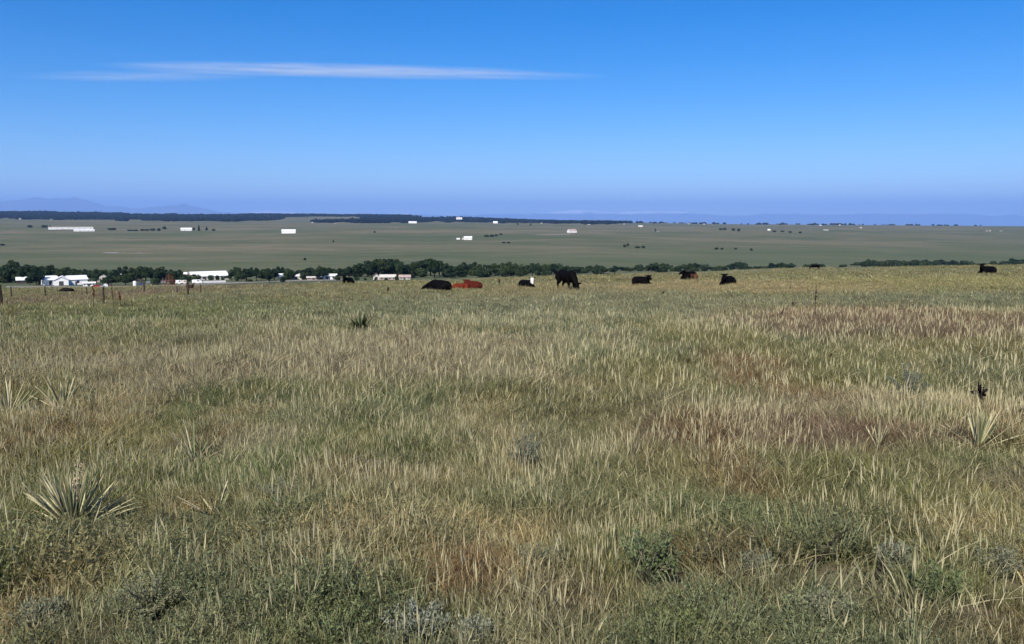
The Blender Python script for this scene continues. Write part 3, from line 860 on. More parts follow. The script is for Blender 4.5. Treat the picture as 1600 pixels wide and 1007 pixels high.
# dark round bushes in front of the buildings
for (u, vb, w, h, lab) in [(306,439.5,16,11,'pointed dark bush in front of the long barn gable'),(330,438.5,11,8.5,'round dark bush before the middle of the long barn'),(340,438,8,7.5,'small dark bush beside the round one before the long barn'),
     (348,438,6,6,'smallest dark bush at the far end of the long barn'),(370,439.5,10,10,'dark bush alone in the gap past the long barn'),(391,440.5,12,4,'low wide dark bush past the long barn'),(408,440,13,16,'tall dark tree beside the round black bush'),
     (421,441.5,17,15,'large round black bush before the low white roofed house'),(441,441.5,9,9,'round dark bush beside the large round black one'),(528,438.5,9,9,'dark bush beside the pair of white sheds'),
     (558,438.5,9,5,'low dark bush beyond the end-on black cow'),(571,438.5,7,4,'lower dark bush past the end-on black cow'),(586,439,4,5,'small dark bush before the little cream house'),(604,439,8,4,'small dark bush before the long pinkish house'),(620,439.5,9,8,'dark bush between the two houses in the creek grove'),
     (46,446,12,14,'dark bush beside the dark walled cabin'),(60,446,10,12,'dark bush at the end of the big white shed'),(170,446.5,26,14,'broad dark bush behind the round white tank'),(196,446,20,13,'broad dark bush behind the white upright tank'),(243,445,24,10,'broad dark bush behind the grey flatbed trailer'),(270,444.5,14,12,'dark bush behind the rusty red pipe chute')]:
    p = ground_at(u, vb, 200)
    plant_tree('round' if h > 12 else 'shrub', p, px2m(h, p.y), lab, None, width=px2m(w*1.1, p.y))

# pale bare ground: a drive and two scrapes on the far slope, the yard of the farm
def patch(name, pts, label, lift=.35):
    V = []; n = 24
    for i in range(n+1):
        t = i/n
        (u0, va, vb_) = [np.interp(t, np.linspace(0, 1, len(pts)), [q[c] for q in pts]) for c in (0, 1, 2)]
        for v in (va, vb_):
            p = ground_at(float(u0), float(v), 150); V.append((p.x, p.y, p.z+lift))
    F = [(2*i, 2*i+2, 2*i+3, 2*i+1) for i in range(n)]
    o = mesh_obj(name, V, F, M['dirt']); tag(o, label, kind='structure')
patch('dirt_track', [(838,367.2,368.0),(860,366.8,367.8),(885,366.4,367.6),(893,364.5,366.5)], 'pale dirt drive leading to the white ranch house')
patch('bare_ground', [(159,395.6,396.0),(168,394.6,396.6),(180,394.8,396.6),(186,395.6,396.2)], 'pale bare scrape on the far slope above the white sheds')
patch('bare_ground', [(213,395.6,396.0),(219,395.2,396.6),(226,395.8,396.2)], 'smaller pale bare scrape on the far slope')
patch('yard', [(10,447.5,450),(80,447.5,450),(140,448.0,450.2),(200,447.5,450.0),(270,445.5,448.5),(330,442.5,445.5),(400,441.0,442.2),(470,438.2,440.0),(535,437.2,438.8)], 'pale bare yard in front of the farm buildings', .12)

# ------------------------------------------------------------------ cattle
def coat_material():
    m, nt, out = new_mat('cattle_coat')
    a = N(nt, 'ShaderNodeAttribute', attribute_name='coat')
    tc = N(nt, 'ShaderNodeTexCoord')
    f = noise_n(nt, 14, 3, tc.outputs['Object'])
    v = ramp(nt, f, [(.3, (.7, .7, .7)), (.7, (1.15, 1.15, 1.15))])
    c = mixc(nt, 1.0, a.outputs['Color'], v, 'MULTIPLY')
    p = N(nt, 'ShaderNodeBsdfPrincipled'); p.inputs['Roughness'].default_value = .7; p.inputs['Specular IOR Level'].default_value = .04
    nt.links.new(c, p.inputs['Base Color']); nt.links.new(p.outputs[0], out.inputs[0])
    return m
M['coat'] = coat_material()
_bm = bmesh.new(); bmesh.ops.create_icosphere(_bm, subdivisions=2, radius=1.0)
ICO_V = [v.co.copy() for v in _bm.verts]; ICO_F = [tuple(q.index for q in f.verts) for f in _bm.faces]; _bm.free()
class Clay:
    def __init__(self): self.mb = MB()
    def ell(self, c, r, rot=None):
        m = rot or Matrix.Identity(3)
        self.mb.add([Vector(c)+m @ Vector((v.x*r[0], v.y*r[1], v.z*r[2])) for v in ICO_V], ICO_F)
    def cap(self, pts, radii, k=7):
        for i in range(len(pts)-1):
            a, b = Vector(pts[i]), Vector(pts[i+1])
            for j in range(k+1):
                t = j/k; r = radii[i]*(1-t)+radii[i+1]*t
                self.ell(a.lerp(b, t), (r, r, r))
def head_parts(cl, base, yaw, pitch):
    """neck already ends at base; adds skull, muzzle, ears; returns muzzle direction"""
    R = Matrix.Rotation(yaw, 3, 'Z') @ Matrix.Rotation(pitch, 3, 'Y')
    b = Vector(base)
    q = lambda x, y, z: b + R @ Vector((x, y, z))
    cl.cap([q(0,0,0), q(.20,0,-.02), q(.42,0,-.06)], [.155, .135, .088])
    cl.ell(q(.46,0,-.07), (.09,.10,.08), R)
    for s in (-1, 1):
        cl.cap([q(-.02,s*.12,.07), q(-.06,s*.24,.09), q(-.07,s*.33,.06)], [.05, .062, .032], 4)
    return b, R
def make_cow(pos, heading, pose, label, coat=(.0035,.0030,.0034), white_face=False, flank=None, size=1.0, head_yaw=0.0, head_pitch=.25, group='cattle on the pasture', name='cow', up=1.0):
    cl = Clay()
    if pose in ('graze', 'stand'):
        cl.ell((.48,0,.98), (.46,.31,.38)); cl.ell((0,0,.95), (.68,.37,.40)); cl.ell((-.58,0,1.03), (.42,.32,.36)); cl.ell((-.1,0,1.12), (.9,.2,.2))
        for s in (-1, 1):
            cl.cap([(.56,s*.18,.85),(.60,s*.18,.42),(.57,s*.18,.05)], [.15,.075,.06])
            cl.cap([(-.68,s*.2,.92),(-.56,s*.2,.66),(-.80,s*.19,.46),(-.74,s*.19,.05)], [.23,.14,.07,.06])
        cl.cap([(-.96,0,1.20),(-1.05,0,.95),(-1.04,.02,.5)], [.05,.04,.045])
        if pose == 'graze':
            cl.cap([(.72,0,1.10),(1.02,.0,.80),(1.22,0,.56)], [.27,.20,.155]); hb, R = head_parts(cl, (1.24,0,.52), head_yaw, 1.05)
        else:
            cl.cap([(.72,0,1.12),(1.0,0,1.28)], [.27,.17]); hb, R = head_parts(cl, (1.06,0,1.34), head_yaw, head_pitch)
    else:                                                         # lying on the brisket, legs folded
        cl.ell((.42,0,.48), (.48,.36,.40)); cl.ell((-.05,.02,.44), (.72,.45,.42)); cl.ell((-.62,.03,.46), (.45,.43,.38)); cl.ell((-.1,0,.68), (.9,.18,.18))
        for s in (-1, 1):
            cl.cap([(.55,s*.26,.32),(.92,s*.30,.14),(.62,s*.34,.08)], [.15,.09,.06])
        cl.cap([(-.60,.36,.38),(-.20,.60,.20),(-.55,.66,.10),(-.15,.70,.07)], [.22,.13,.075,.06])
        cl.cap([(-.60,-.34,.36),(-.30,-.52,.20),(-.62,-.55,.10)], [.20,.12,.07])
        cl.cap([(-1.02,0,.62),(-1.15,.1,.25),(-1.0,.3,.08)], [.05,.04,.04])
        if up > 0:
            n1 = (.68,0,.66); n2 = (.86+.06*math.cos(head_yaw), .16*math.sin(head_yaw), .70+.32*up)
            cl.cap([n1, n2], [.25, .165]); hb, R = head_parts(cl, n2, head_yaw, head_pitch)
        else:                                                     # asleep, head curled low
            n2 = (1.02,.20*math.copysign(1, head_yaw),.40)
            cl.cap([(.68,0,.55), n2], [.25,.17]); hb, R = head_parts(cl, n2, head_yaw, .35)
    me = bpy.data.meshes.new(name)
    me.from_pydata(cl.mb.v, [], cl.mb.f)
    o = bpy.data.objects.new(name, me); C.objects.link(o)
    md = o.modifiers.new('r', 'REMESH'); md.mode = 'VOXEL'; md.voxel_size = .032; md.use_smooth_shade = True
    sm = o.modifiers.new('s', 'SMOOTH'); sm.factor = .5; sm.iterations = 5
    dg = bpy.context.evaluated_depsgraph_get()
    m2 = bpy.data.meshes.new_from_object(o.evaluated_get(dg)); m2.name = name
    o.modifiers.clear(); o.data = m2; bpy.data.meshes.remove(me)
    m2.materials.clear(); m2.materials.append(M['coat'])
    n = len(m2.vertices); co = np.empty(n*3); m2.vertices.foreach_get('co', co); co = co.reshape(-1, 3)
    col = np.tile(np.array([*coat, 1.0]), (n, 1))
    if white_face:
        loc = (co-np.array(hb)) @ np.array(R)
        wf = (loc[:, 0] > -.02) & (np.abs(loc[:, 1]) < .155) & (np.abs(loc[:, 2]) < .25) & (np.linalg.norm(loc, axis=1) < .66)
        col[wf] = (.82, .80, .77, 1)
    if flank is not None:
        fl = (co[:, 0] < .30) & (co[:, 0] > -.75) & (co[:, 2] < .62) & (np.abs(co[:, 1]) > .15)
        col[fl] = (*flank, 1)
    at = m2.color_attributes.new('coat', 'FLOAT_COLOR', 'POINT'); at.data.foreach_set('color', col.ravel().astype(np.float32))
    m2.polygons.foreach_set('use_smooth', [True]*len(m2.polygons))
    o.location = pos; o.rotation_euler = (0, 0, heading); o.scale = (size,)*3
    tag(o, label, 'cow', group)
    return o
BLACK = (.0075, .0068, .0075)
def spot(u, v): return ground_at(u, v, 20, 160)
PI = math.pi
# heading 0 faces +X (to the side), pi/2 away, -pi/2 to the viewer
COWS = []
def cow_at(u, v, *a, **k):
    p = spot(u, v); COWS.append((p.x, p.y, 1.9 if a[1] == 'graze' and v > 440 else .35)); make_cow(p, *a, **k)
cow_at(687, 457, PI-.72, 'lie', 'black cow lying flat in the grass next to the red cattle', head_yaw=.5, head_pitch=.5, up=0, size=.98)
cow_at(719, 455.5, PI+.6, 'lie', 'bright red calf lying against the darker red cow', coat=(.15,.026,.012), head_yaw=.8, head_pitch=.5, up=0, size=.68)
cow_at(738.5, 454.5, PI*.78, 'lie', 'dark red cow lying with head raised behind the bright red calf', coat=(.070,.013,.008), head_yaw=-.9, head_pitch=.3, up=.28, size=.84)
cow_at(823, 452.5, -.98, 'lie', 'white faced black cow lying in the grass', white_face=True, head_yaw=-.45, head_pitch=.75, up=.85, size=.86)
cow_at(885, 456.5, -1.12, 'graze', 'black cow standing with its head down grazing', size=1.06)
cow_at(1002, 447, -.85, 'lie', 'black cow lying side-on with head up and ears raised', head_yaw=-.4, head_pitch=.35, up=.6, size=.92)
cow_at(1076, 438.5, PI+.80, 'lie', 'black cow with a brown flank lying on the crest', flank=(.10,.045,.028), head_yaw=-.3, head_pitch=.3, up=.4, size=1.12)
cow_at(1136, 447.5, PI+1.0, 'lie', 'black cow lying with head raised toward the viewer, no white on it', head_yaw=.4, head_pitch=.45, up=.75, size=.92)
cow_at(1274, 422.0, PI-.25, 'graze', 'tiny black cow grazing far out on the crest', size=.62, head_yaw=.1)
cow_at(1542, 429.5, PI+.35, 'lie', 'black cow lying alone on the yellow crest with ears up', head_yaw=.9, head_pitch=.4, up=.85, size=1.0)
cow_at(543, 446, -PI/2-.2, 'lie', 'black cow seen end-on, resting on the crest before the white sheds', head_yaw=.15, head_pitch=.7, up=1.0, size=1.0)
cow_at(105, 459.0, PI+.1, 'lie', 'small black calf lying near the wire fence', up=0, head_yaw=.5, size=.52)
cow_at(297, 455, -.5, 'stand', 'small brown calf standing behind a fence post', coat=(.05,.028,.018), size=.42, head_yaw=-.6)

# ------------------------------------------------------------------ fence by the cattle
def fence_post(parent, pos, h, r=.06, lean=0.0):
    m = MB(); n = 4
    pts = [(lean*h*t, 0, -.3+(h+.3)*t) for t in (0, .3, .7, 1.0)]
    m.tube(pts, [r*1.1, r, r*.95, r*.85], 7)
    o = m.build('post', M['post'], parent)
    o.location = pos
    return o
fence = empty('wire_fence', ground_at(226, 463, 20, 160))
base = Vector(fence.location)
FP = [(18,467,19,.05),(71,466,19,.05),(136,463.5,14,.04),(226,463,23,.06),(277,461.5,14,.04),(294,464,26,.07),(314,462,17,.04)]
tops = []
for (u, v, h, r) in FP:
    p = ground_at(u, v, 20, 160)
    hm = px2m(h, p.y)
    fence_post(fence, p-base, hm, r)
    tops.append((p-base, hm))
for k in (.35, .6, .85):
    for (a, ha), (b, hb) in zip(tops[:-1], tops[1:]):
        z = 1.0*k
        MB().tube([a+Vector((0,-.07,z)), (a+b)/2+Vector((0,-.07,z-.04)), b+Vector((0,-.07,z))], [.006]*3, 4).build('wire', M['wire'], fence)
tag(fence, 'thin wire fence on dark uneven posts at the edge of the pasture', 'fence')
p = ground_at(2, 479, 20, 160)
b = empty('fence_post', p)
fence_post(b, Vector((0,0,0)), 1.12, .10, -.02)
MB().tube([(-.11,0,.85),(0,-.11,.86),(.11,0,.85)], [.008]*3, 4).build('wire_loop', M['wire'], b)
tag(b, 'thick dark weathered post standing alone in the grass', 'post')
p = ground_at(162, 478, 20, 160)
b = empty('fence_post', p)
fence_post(b, Vector((0,0,0)), .95, .05, .03)
MB().box(-.07, .07, -.07, .07, .93, .99).build('post_cap', M['steel'], b)
tag(b, 'slim dark post between the two dried dock stalks', 'post')

# ------------------------------------------------------------------ plants one can point to
M['stalk'] = paint('dried_dark_stalk', (.060, .036, .024), .9, .3, 20)
M['dock'] = paint('rusty_seed_head', (.15, .060, .034), .9, .3, 30)
M['black_clump'] = paint('blackened_plant', (.008, .007, .008), .8, .3, 30)
M['twig'] = paint('dark_twig', (.030, .024, .020), .9, .3, 20)
def stalk(u, v, hpx, label, head=.4, mat='stalk', thick=1.0, group=None, wide=2.2):
    p = ground_at(u, v, 3, 160); h = px2m(hpx, p.y); r = random.Random(int(u*7))
    b = empty('dried_stalk', p)
    r0 = .011*thick*max(1, p.y/25)
    le = r.uniform(-.06, .06)*h
    MB().tube([(0,0,-.05),(le*.3,0,h*.5),(le,0,h)], [r0,r0*.8,r0*.5], 6).build('stem', M['stalk'], b)
    m = MB()
    z0 = h*(1-head)
    for i in range(40):
        t = r.random(); z = z0+(h-z0)*t; a = r.uniform(0, 6.28); s = r0*wide*(1-.6*abs(t-.4))*r.uniform(.7, 1.4)
        x, y = le*z/h+math.cos(a)*s*.8, math.sin(a)*s*.8
        m.tube([(x, y, z-s*.6), (x*1.0+math.cos(a)*s*.4, y+math.sin(a)*s*.4, z), (x, y, z+s*.9)], [s*.3, s*.55, s*.12], 5)
    m.build('seed_head', M[mat], b)
    tag(b, label, 'plant', group)
stalk(147, 487, 42, 'rusty brown dock stalk with a spindle seed head near the fence', .45, 'dock', 1.0, wide=2.4)
stalk(178, 486, 46, 'tall rusty brown stalk beside the slim dark post', .55, 'dock', .9, wide=1.8)
stalk(188.6, 482, 26, 'short brown stalk past the tall rusty one', .5, 'dock', 1.0)
stalk(1273, 506, 60, 'tall thin dark dried stalk standing above the rusty grass', .5, 'stalk', 1.0, wide=1.8)
stalk(1222, 507, 20, 'short dark dried stalk beside the tall thin one', .6, 'stalk', .9)
stalk(1238, 484, 12, 'stubby dark dried stalk behind the tall thin one', .6, 'stalk', .9)
for (u, v, h) in [(1122,508,16),(1343,508,14),(609,515,14),(678,512,14),(487,513,12),(606,462,14),(780,450,14),(62,520,10),(168,524,10),(339,520,12),(1036,465,9),(1300,570,18),(1076,572,12)]:
    stalk(u, v, h, 'short dark dried weed stalk sticking up from the grass', .5, 'stalk', .8, 'dark weed stalks in the pasture')

EXCL = []
def yucca(u, v, wpx, hpx, label, nleaf, cols, flower=0, seed=1, droop=.25):
    p = ground_at(u, v, 2.5, 60); r = random.Random(seed)
    L = px2m(max(wpx*.66, hpx*1.15), p.y)
    EXCL.append((p.x, p.y-.25*L, L*.75, L*.95))
    b = empty('yucca', p+Vector((0,0,-.01)))
    mats = cols
    for i in range(nleaf):
        a = i*2.39996+r.uniform(-.3,.3)
        el = r.uniform(.25, 1.35)
        if i < nleaf*.25: el = r.uniform(.05, .35)
        ln = L*r.uniform(.75, 1.1)
        w = .0080*r.uniform(.8, 1.25)*max(1, p.y/7.5)
        d = Vector((math.cos(a)*math.cos(el), math.sin(a)*math.cos(el), math.sin(el)))
        s = d.cross(Vector((0,0,1))).normalized(); n = s.cross(d)
        sag = droop*ln*(1.2-el/1.5)*r.uniform(.3, 1.2)
        V, F = [], []
        for k, t in enumerate((0, .25, .55, .8, 1.0)):
            c = d*ln*t + Vector((0,0,-sag*t*t)) + d*.02
            ww = w*(1-.15*t) if t < .9 else w*.1
            V += [c-s*ww, c-n*w*.5, c+s*ww]
        for k in range(4):
            q = k*3
            F += [(q,q+1,q+4,q+3),(q+1,q+2,q+5,q+4)]
        o = mesh_obj('leaf', V, F, mats[r.choices(range(len(mats)), [.45,.38,.17][:len(mats)])[0]], b)
    MB().tube([(0,0,-.03),(0,0,.06)], [.05,.03], 8).build('crown_base', M['stalk'], b)
    if flower:
        h = px2m(flower, p.y); m = MB(); le = .06
        m.tube([(.02,0,0),(le*.4,0,h*.5),(le,0,h)], [.007,.006,.003], 6)
        fs = m.build('flower_stalk', M['yucca_pale'], b)
        m = MB()
        for i in range(26):
            t = r.uniform(.45, 1); z = h*t; a = r.uniform(0, 6.28); s = .011*r.uniform(.7, 1.3)
            x, y = le*t+math.cos(a)*.018, math.sin(a)*.018
            m.tube([(x,y,z-s),(x+math.cos(a)*.01,y+math.sin(a)*.01,z),(x,y,z+s)], [s*.3,s*.6,s*.2], 5)
        m.build('seed_pods', M['yucca_dead'], fs)
    tag(b, label, 'yucca')
M['yucca_green'] = paint('yucca_leaf_green', (.19, .215, .105), .5, .2, 6)
M['yucca_pale'] = paint('yucca_leaf_pale', (.45, .42, .25), .55, .15, 6)
M['yucca_dead'] = paint('yucca_leaf_dead', (.36, .29, .19), .8, .2, 6)
M['yucca_dark'] = paint('yucca_leaf_dark', (.020, .036, .012), .5, .2, 6)
YG = [M['yucca_pale'], M['yucca_green'], M['yucca_dead']]
yucca(115, 832, 158, 96, 'large spiky yucca with pale leaves and a tall seed stalk', 165, YG, 124, 3, .22)
yucca(98, 645, 86, 56, 'spiky yucca with a few bright straw leaves beside a smaller one', 48, YG, 0, 4, .1)
yucca(14, 650, 72, 58, 'green spiky yucca next to the one with bright straw leaves', 44, [M['yucca_green'], M['yucca_pale'], M['yucca_dead']], 0, 5, .1)
yucca(1528, 702, 114, 66, 'spiky yucca fanned wide in the purplish grass', 52, YG, 0, 6, .12)
yucca(566, 517, 40, 24, 'small dark green spiky clump out in the pasture', 46, [M['yucca_dark'], M['yucca_dark'], M['yucca_dark']], 0, 7, .05)
yucca(303, 724, 74, 60, 'small dry yucca fan with few thin leaves', 16, [M['yucca_pale'], M['yucca_dead'], M['yucca_green']], 0, 8, .05)
yucca(338, 808, 84, 60, 'sparse dry yucca fan behind the large spiky one', 16, [M['yucca_pale'], M['yucca_green'], M['yucca_dead']], 0, 9, .05)
yucca(1372, 700, 34, 40, 'little pale yucca tuft in the purplish grass', 16, [M['yucca_pale'], M['yucca_green'], M['yucca_dead']], 0, 12, .05)

# shrubs of sage and broad weeds
M['shrub_stem'] = paint('grey_brown_stems', (.20, .175, .125), .9, .2, 20)
M['sage'] = leaf_material('silver_sage_leaves', (.25, .265, .195), .3, .15)
M['sage_dark'] = leaf_material('grey_green_leaves', (.215, .235, .160), .3, .3)
M['weed'] = leaf_material('green_weed_leaves', (.150, .185, .085), .35, .3)
def shrub(u, v, wpx, hpx, label, mat, name='sage_bush', n=420, seed=1, leaf=.022, cat='bush'):
    p = ground_at(u, v, 2.5, 60); w = px2m(wpx, p.y)/2; h = px2m(hpx, p.y)
    r = np.random.default_rng(seed)
    EXCL.append((p.x, p.y-.35*w, w*.8, w*.9))
    b = empty(name, p, r.uniform(0, 6))
    st = MB(); V, F = [], []
    leaf *= .66*max(1.0, p.y/7); n = int(n*1.7)
    nst = 26
    for i in range(nst):
        a = r.uniform(0, 6.28); q = r.uniform(.05, 1)**.6
        end = Vector((math.cos(a)*w*q, math.sin(a)*w*q, h*(1.05-.55*q*q)*r.uniform(.7, 1.12)))
        mid = end*.5+Vector((0,0,h*.12))
        st.tube([(0,0,-.02), mid, end], [.006,.004,.002], 4, False)
        for k in range(int(n/nst)):
            t = r.uniform(.3, 1.05)
            c = (mid*(2*t) if t < .5 else mid.lerp(end, (t-.5)*2)) + Vector(r.normal(size=3)*.012)
            d = Vector((math.cos(a)*.5, math.sin(a)*.5, .8))+Vector(r.normal(size=3)*.55); d.normalize()
            s = d.orthogonal().normalized(); s.rotate(Matrix.Rotation(r.uniform(0, 6.28), 3, d))
            l = leaf*r.uniform(.6, 1.3); kk = len(V)
            V += [c, c+d*l*.55+s*l*.22, c+d*l*1.15, c+d*l*.55-s*l*.22]; F.append((kk,kk+1,kk+2,kk+3))
    st.build('stems', M['shrub_stem'], b)
    mesh_obj('foliage', V, F, mat, b)
    tag(b, label, cat)
shrub(650, 1003, 150, 52, 'silver blue sage bush beside a dark hollow in the grass', M['sage'], n=1500, seed=2, leaf=.026)
shrub(745, 1010, 90, 42, 'smaller silver sage bush next to the larger silver blue one', M['sage'], n=900, seed=3, leaf=.024)
shrub(1010, 912, 120, 90, 'upright green leafy weed with broad leaves', M['weed'], 'leafy_weed', 800, 4, .032, 'plant')
shrub(1414, 632, 84, 66, 'rounded blue green bush in the olive grass', M['sage_dark'], n=1400, seed=5, leaf=.020)
shrub(818, 742, 64, 70, 'dark blue grey bush standing upright in the tall grass', M['sage_dark'], n=700, seed=6, leaf=.028)
shrub(235, 965, 130, 66, 'wide grey green sage bush below the large yucca', M['sage_dark'], n=1300, seed=7)
shrub(440, 790, 92, 40, 'low grey green bush beside dry straw stalks', M['sage_dark'], n=800, seed=8)
shrub(845, 890, 96, 48, 'low grey green bush beside the broad leafed weed', M['sage_dark'], n=800, seed=9)
shrub(1290, 985, 110, 64, 'leafy grey green bush beside the dark fallen twig', M['sage_dark'], n=1100, seed=10)
shrub(1480, 950, 150, 60, 'wide green weed patch under the pale grass heads', M['weed'], 'leafy_weed', 1300, 11, .028, 'plant')
shrub(1395, 905, 70, 62, 'blue green weed beside pale bending grass heads', M['sage_dark'], 'leafy_weed', 800, 12, .03, 'plant')
shrub(1560, 905, 90, 50, 'grey green sage bush at the foot of the pale grass heads', M['sage_dark'], n=800, seed=13)
shrub(60, 985, 120, 44, 'low grey green sage bush in the short turf', M['sage_dark'], n=900, seed=14)
shrub(1185, 905, 66, 46, 'small dark green bush beside reddish dry stems', M['sage_dark'], n=600, seed=15)
shrub(500, 985, 110, 40, 'low green weed patch beside the silver blue sage', M['weed'], 'leafy_weed', 900, 16, .026, 'plant')
shrub(1060, 1000, 120, 44, 'low green weed patch below the broad leafed weed', M['weed'], 'leafy_weed', 900, 17, .026, 'plant')

def black_clump(u, v, wpx, hpx, label, seed):
    p = ground_at(u, v, 3, 60); w = px2m(wpx, p.y); h = px2m(hpx, p.y); r = random.Random(seed)
    EXCL.append((p.x, p.y-.5*h, w*1.2, h*1.6))
    b = empty('black_clump', p)
    MB().tube([(0,0,-.02),(.01,0,h*.62)], [.007,.006], 6).build('stem', M['black_clump'], b)
    m = MB()
    for i in range(15):
        a = r.uniform(0, 6.28); e = r.uniform(-.9, 1.4); d = Vector((math.cos(a)*math.cos(e), math.sin(a)*math.cos(e), math.sin(e)))
        c = Vector((0,0,h*.72)); l = w*r.uniform(.2, .75)
        m.tube([c, c+d*l*.5, c+d*l], [w*.09, w*.15*r.uniform(.5,1.2), w*.015], 5)
    m.build('dried_leaves', M['black_clump'], b)
    tag(b, label, 'plant')
black_clump(1528, 642, 26, 40, 'small ragged black clump in the olive grass near the blue green bush', 1)
black_clump(31, 733, 13, 28, 'tiny black curled clump in the tan grass near the yuccas', 2)
def twig(u0, v0, u1, v1, label, seed):
    a = ground_at(u0, v0, 2.5, 60); b_ = ground_at(u1, v1, 2.5, 60); b_.y = a.y+.10; b_.z = Hs(b_.x, b_.y)
    d = ray(u1, v1); t = b_.y/d.y; b_ = Vector((d.x*t, b_.y, EYE+d.z*t))
    EXCL.append((a.x+.02, a.y-.1, .16, .22))
    r = random.Random(seed); o = empty('dead_twig', a)
    L = b_-a; pts = [L*t+Vector((r.uniform(-1,1), r.uniform(-1,1), r.uniform(-1,1)))*.012 for t in (0,.25,.5,.75,1)]
    MB().tube(pts, [.013,.012,.010,.007,.003], 6).build('branch', M['twig'], o)
    for k in (1, 2, 3):
        e = pts[k]+Vector((r.uniform(-.05,.05), .02, r.uniform(.03,.09)))
        MB().tube([pts[k], e], [.004,.0015], 5).build('side_twig', M['twig'], o)
    tag(o, label, 'twig')
twig(1262, 893, 1322, 826, 'dark dead twig leaning in the grass above the grey green bush', 1)
twig(1028, 905, 1046, 836, 'dark dead twig upright beside the broad leafed weed', 2)
twig(1345, 925, 1388, 880, 'dark dead twig half hidden between two bushes', 3)

# ------------------------------------------------------------------ prairie grass
tuft_col = bpy.data.collections.new('tufts')          # sources only, not linked to the scene
def tuft_mesh(name, n, rad, hmin, hmax, w, lean, straw_p, seg=3, heads=0.0, seed=0):
    r = np.random.default_rng(seed)
    V, F, BL = [], [], []
    for i in range(n):
        a = r.uniform(0, 6.283); q = rad*math.sqrt(r.random())
        bx, by = math.cos(a)*q, math.sin(a)*q
        h = r.uniform(hmin, hmax)*(1-.3*q/rad)
        la = a+r.normal()*.8; ln = abs(r.normal())*lean*h
        fa = r.uniform(0, 6.283); sx, sy = math.cos(fa), math.sin(fa)
        ww = w*r.uniform(.6, 1.3)*.5
        straw = 1.0 if r.random() < straw_p else r.uniform(0, .25)
        rnd = r.random(); k = len(V)
        head = r.random() < heads
        for j in range(seg+1):
            t = j/seg
            cx = bx+math.cos(la)*ln*t*t; cy = by+math.sin(la)*ln*t*t; cz = h*t*(1-.12*t*lean)
            wj = ww*(1-.55*t)
            if head: wj = ww*.38
            if j < seg or head:
                V += [(cx-sx*wj, cy-sy*wj, cz), (cx+sx*wj, cy+sy*wj, cz)]; BL += [(rnd, t, straw, 1)]*2
            else:
                V.append((cx, cy, cz)); BL.append((rnd, t, straw, 1))
        for j in range(seg-1):
            F.append((k+2*j, k+2*j+1, k+2*j+3, k+2*j+2))
        if head:
            F.append((k+2*seg-2, k+2*seg-1, k+2*seg+1, k+2*seg))
            # seed spike: two crossed lens-shaped faces
            cx, cy, cz = (np.array(V[-1])+np.array(V[-2]))/2
            hl = r.uniform(.04, .11)*max(1, h/.35); hw = w*r.uniform(.45, .9)
            dx, dy = math.cos(la)*ln*.35/h*hl, math.sin(la)*ln*.35/h*hl
            for (ex, ey) in ((sx, sy), (-sy, sx)):
                kk = len(V)
                V += [(cx-dx*.3, cy-dy*.3, cz-hl*.2), (cx+ex*hw+dx*.3, cy+ey*hw+dy*.3, cz+hl*.3), (cx+dx, cy+dy, cz+hl), (cx-ex*hw+dx*.3, cy-ey*hw+dy*.3, cz+hl*.3)]
                BL += [(min(1, rnd*.4+.6), .9, 1.0, 1)]*4; F.append((kk, kk+1, kk+2, kk+3))
        else:
            F.append((k+2*seg-2, k+2*seg-1, k+2*seg))
    me = bpy.data.meshes.new(name); me.from_pydata(V, [], F)
    at = me.color_attributes.new('bl', 'FLOAT_COLOR', 'POINT'); at.data.foreach_set('color', np.array(BL, np.float32).ravel())
    me.materials.append(M['grass']); me.update()
    o = bpy.data.objects.new(name, me); tuft_col.objects.link(o)
def forb_mesh(name, nst, h, leaf, seed, spread=.1):
    """small leafy weed"""
    r = np.random.default_rng(seed); V, F, BL = [], [], []
    for i in range(nst):
        a = r.uniform(0, 6.283); q = r.uniform(.2, 1)*spread; hh = h*r.uniform(.6, 1.15)
        e = np.array([math.cos(a)*q*1.4, math.sin(a)*q*1.4, hh])
        rnd = r.random(); k = len(V)
        V += [(e[0]*.2-.002, e[1]*.2, 0), (e[0]*.2+.002, e[1]*.2, 0), (e[0]+.001, e[1], hh), (e[0]-.001, e[1], hh)]
        BL += [(rnd, .2, .2, 1)]*4; F.append((k, k+1, k+2, k+3))
        for j in range(13):
            t = r.uniform(.2, 1.0); c = Vector((e[0]*(.2+.8*t), e[1]*(.2+.8*t), hh*t))
            d = Vector(r.normal(size=3)); d.z = abs(d.z)*.7+.2; d.normalize()
            s = d.orthogonal().normalized(); s.rotate(Matrix.Rotation(r.uniform(0, 6.28), 3, d))
            l = leaf*r.uniform(.6, 1.3); k = len(V)
            V += [tuple(c), tuple(c+d*l*.5+s*l*.2), tuple(c+d*l), tuple(c+d*l*.5-s*l*.2)]
            BL += [(r.random(), .3, 0.0, 1)]*4; F.append((k, k+1, k+2, k+3))
    me = bpy.data.meshes.new(name); me.from_pydata(V, [], F)
    at = me.color_attributes.new('bl', 'FLOAT_COLOR', 'POINT'); at.data.foreach_set('color', np.array(BL, np.float32).ravel())
    me.materials.append(M['grass']); me.update()
    o = bpy.data.objects.new(name, me); tuft_col.objects.link(o)
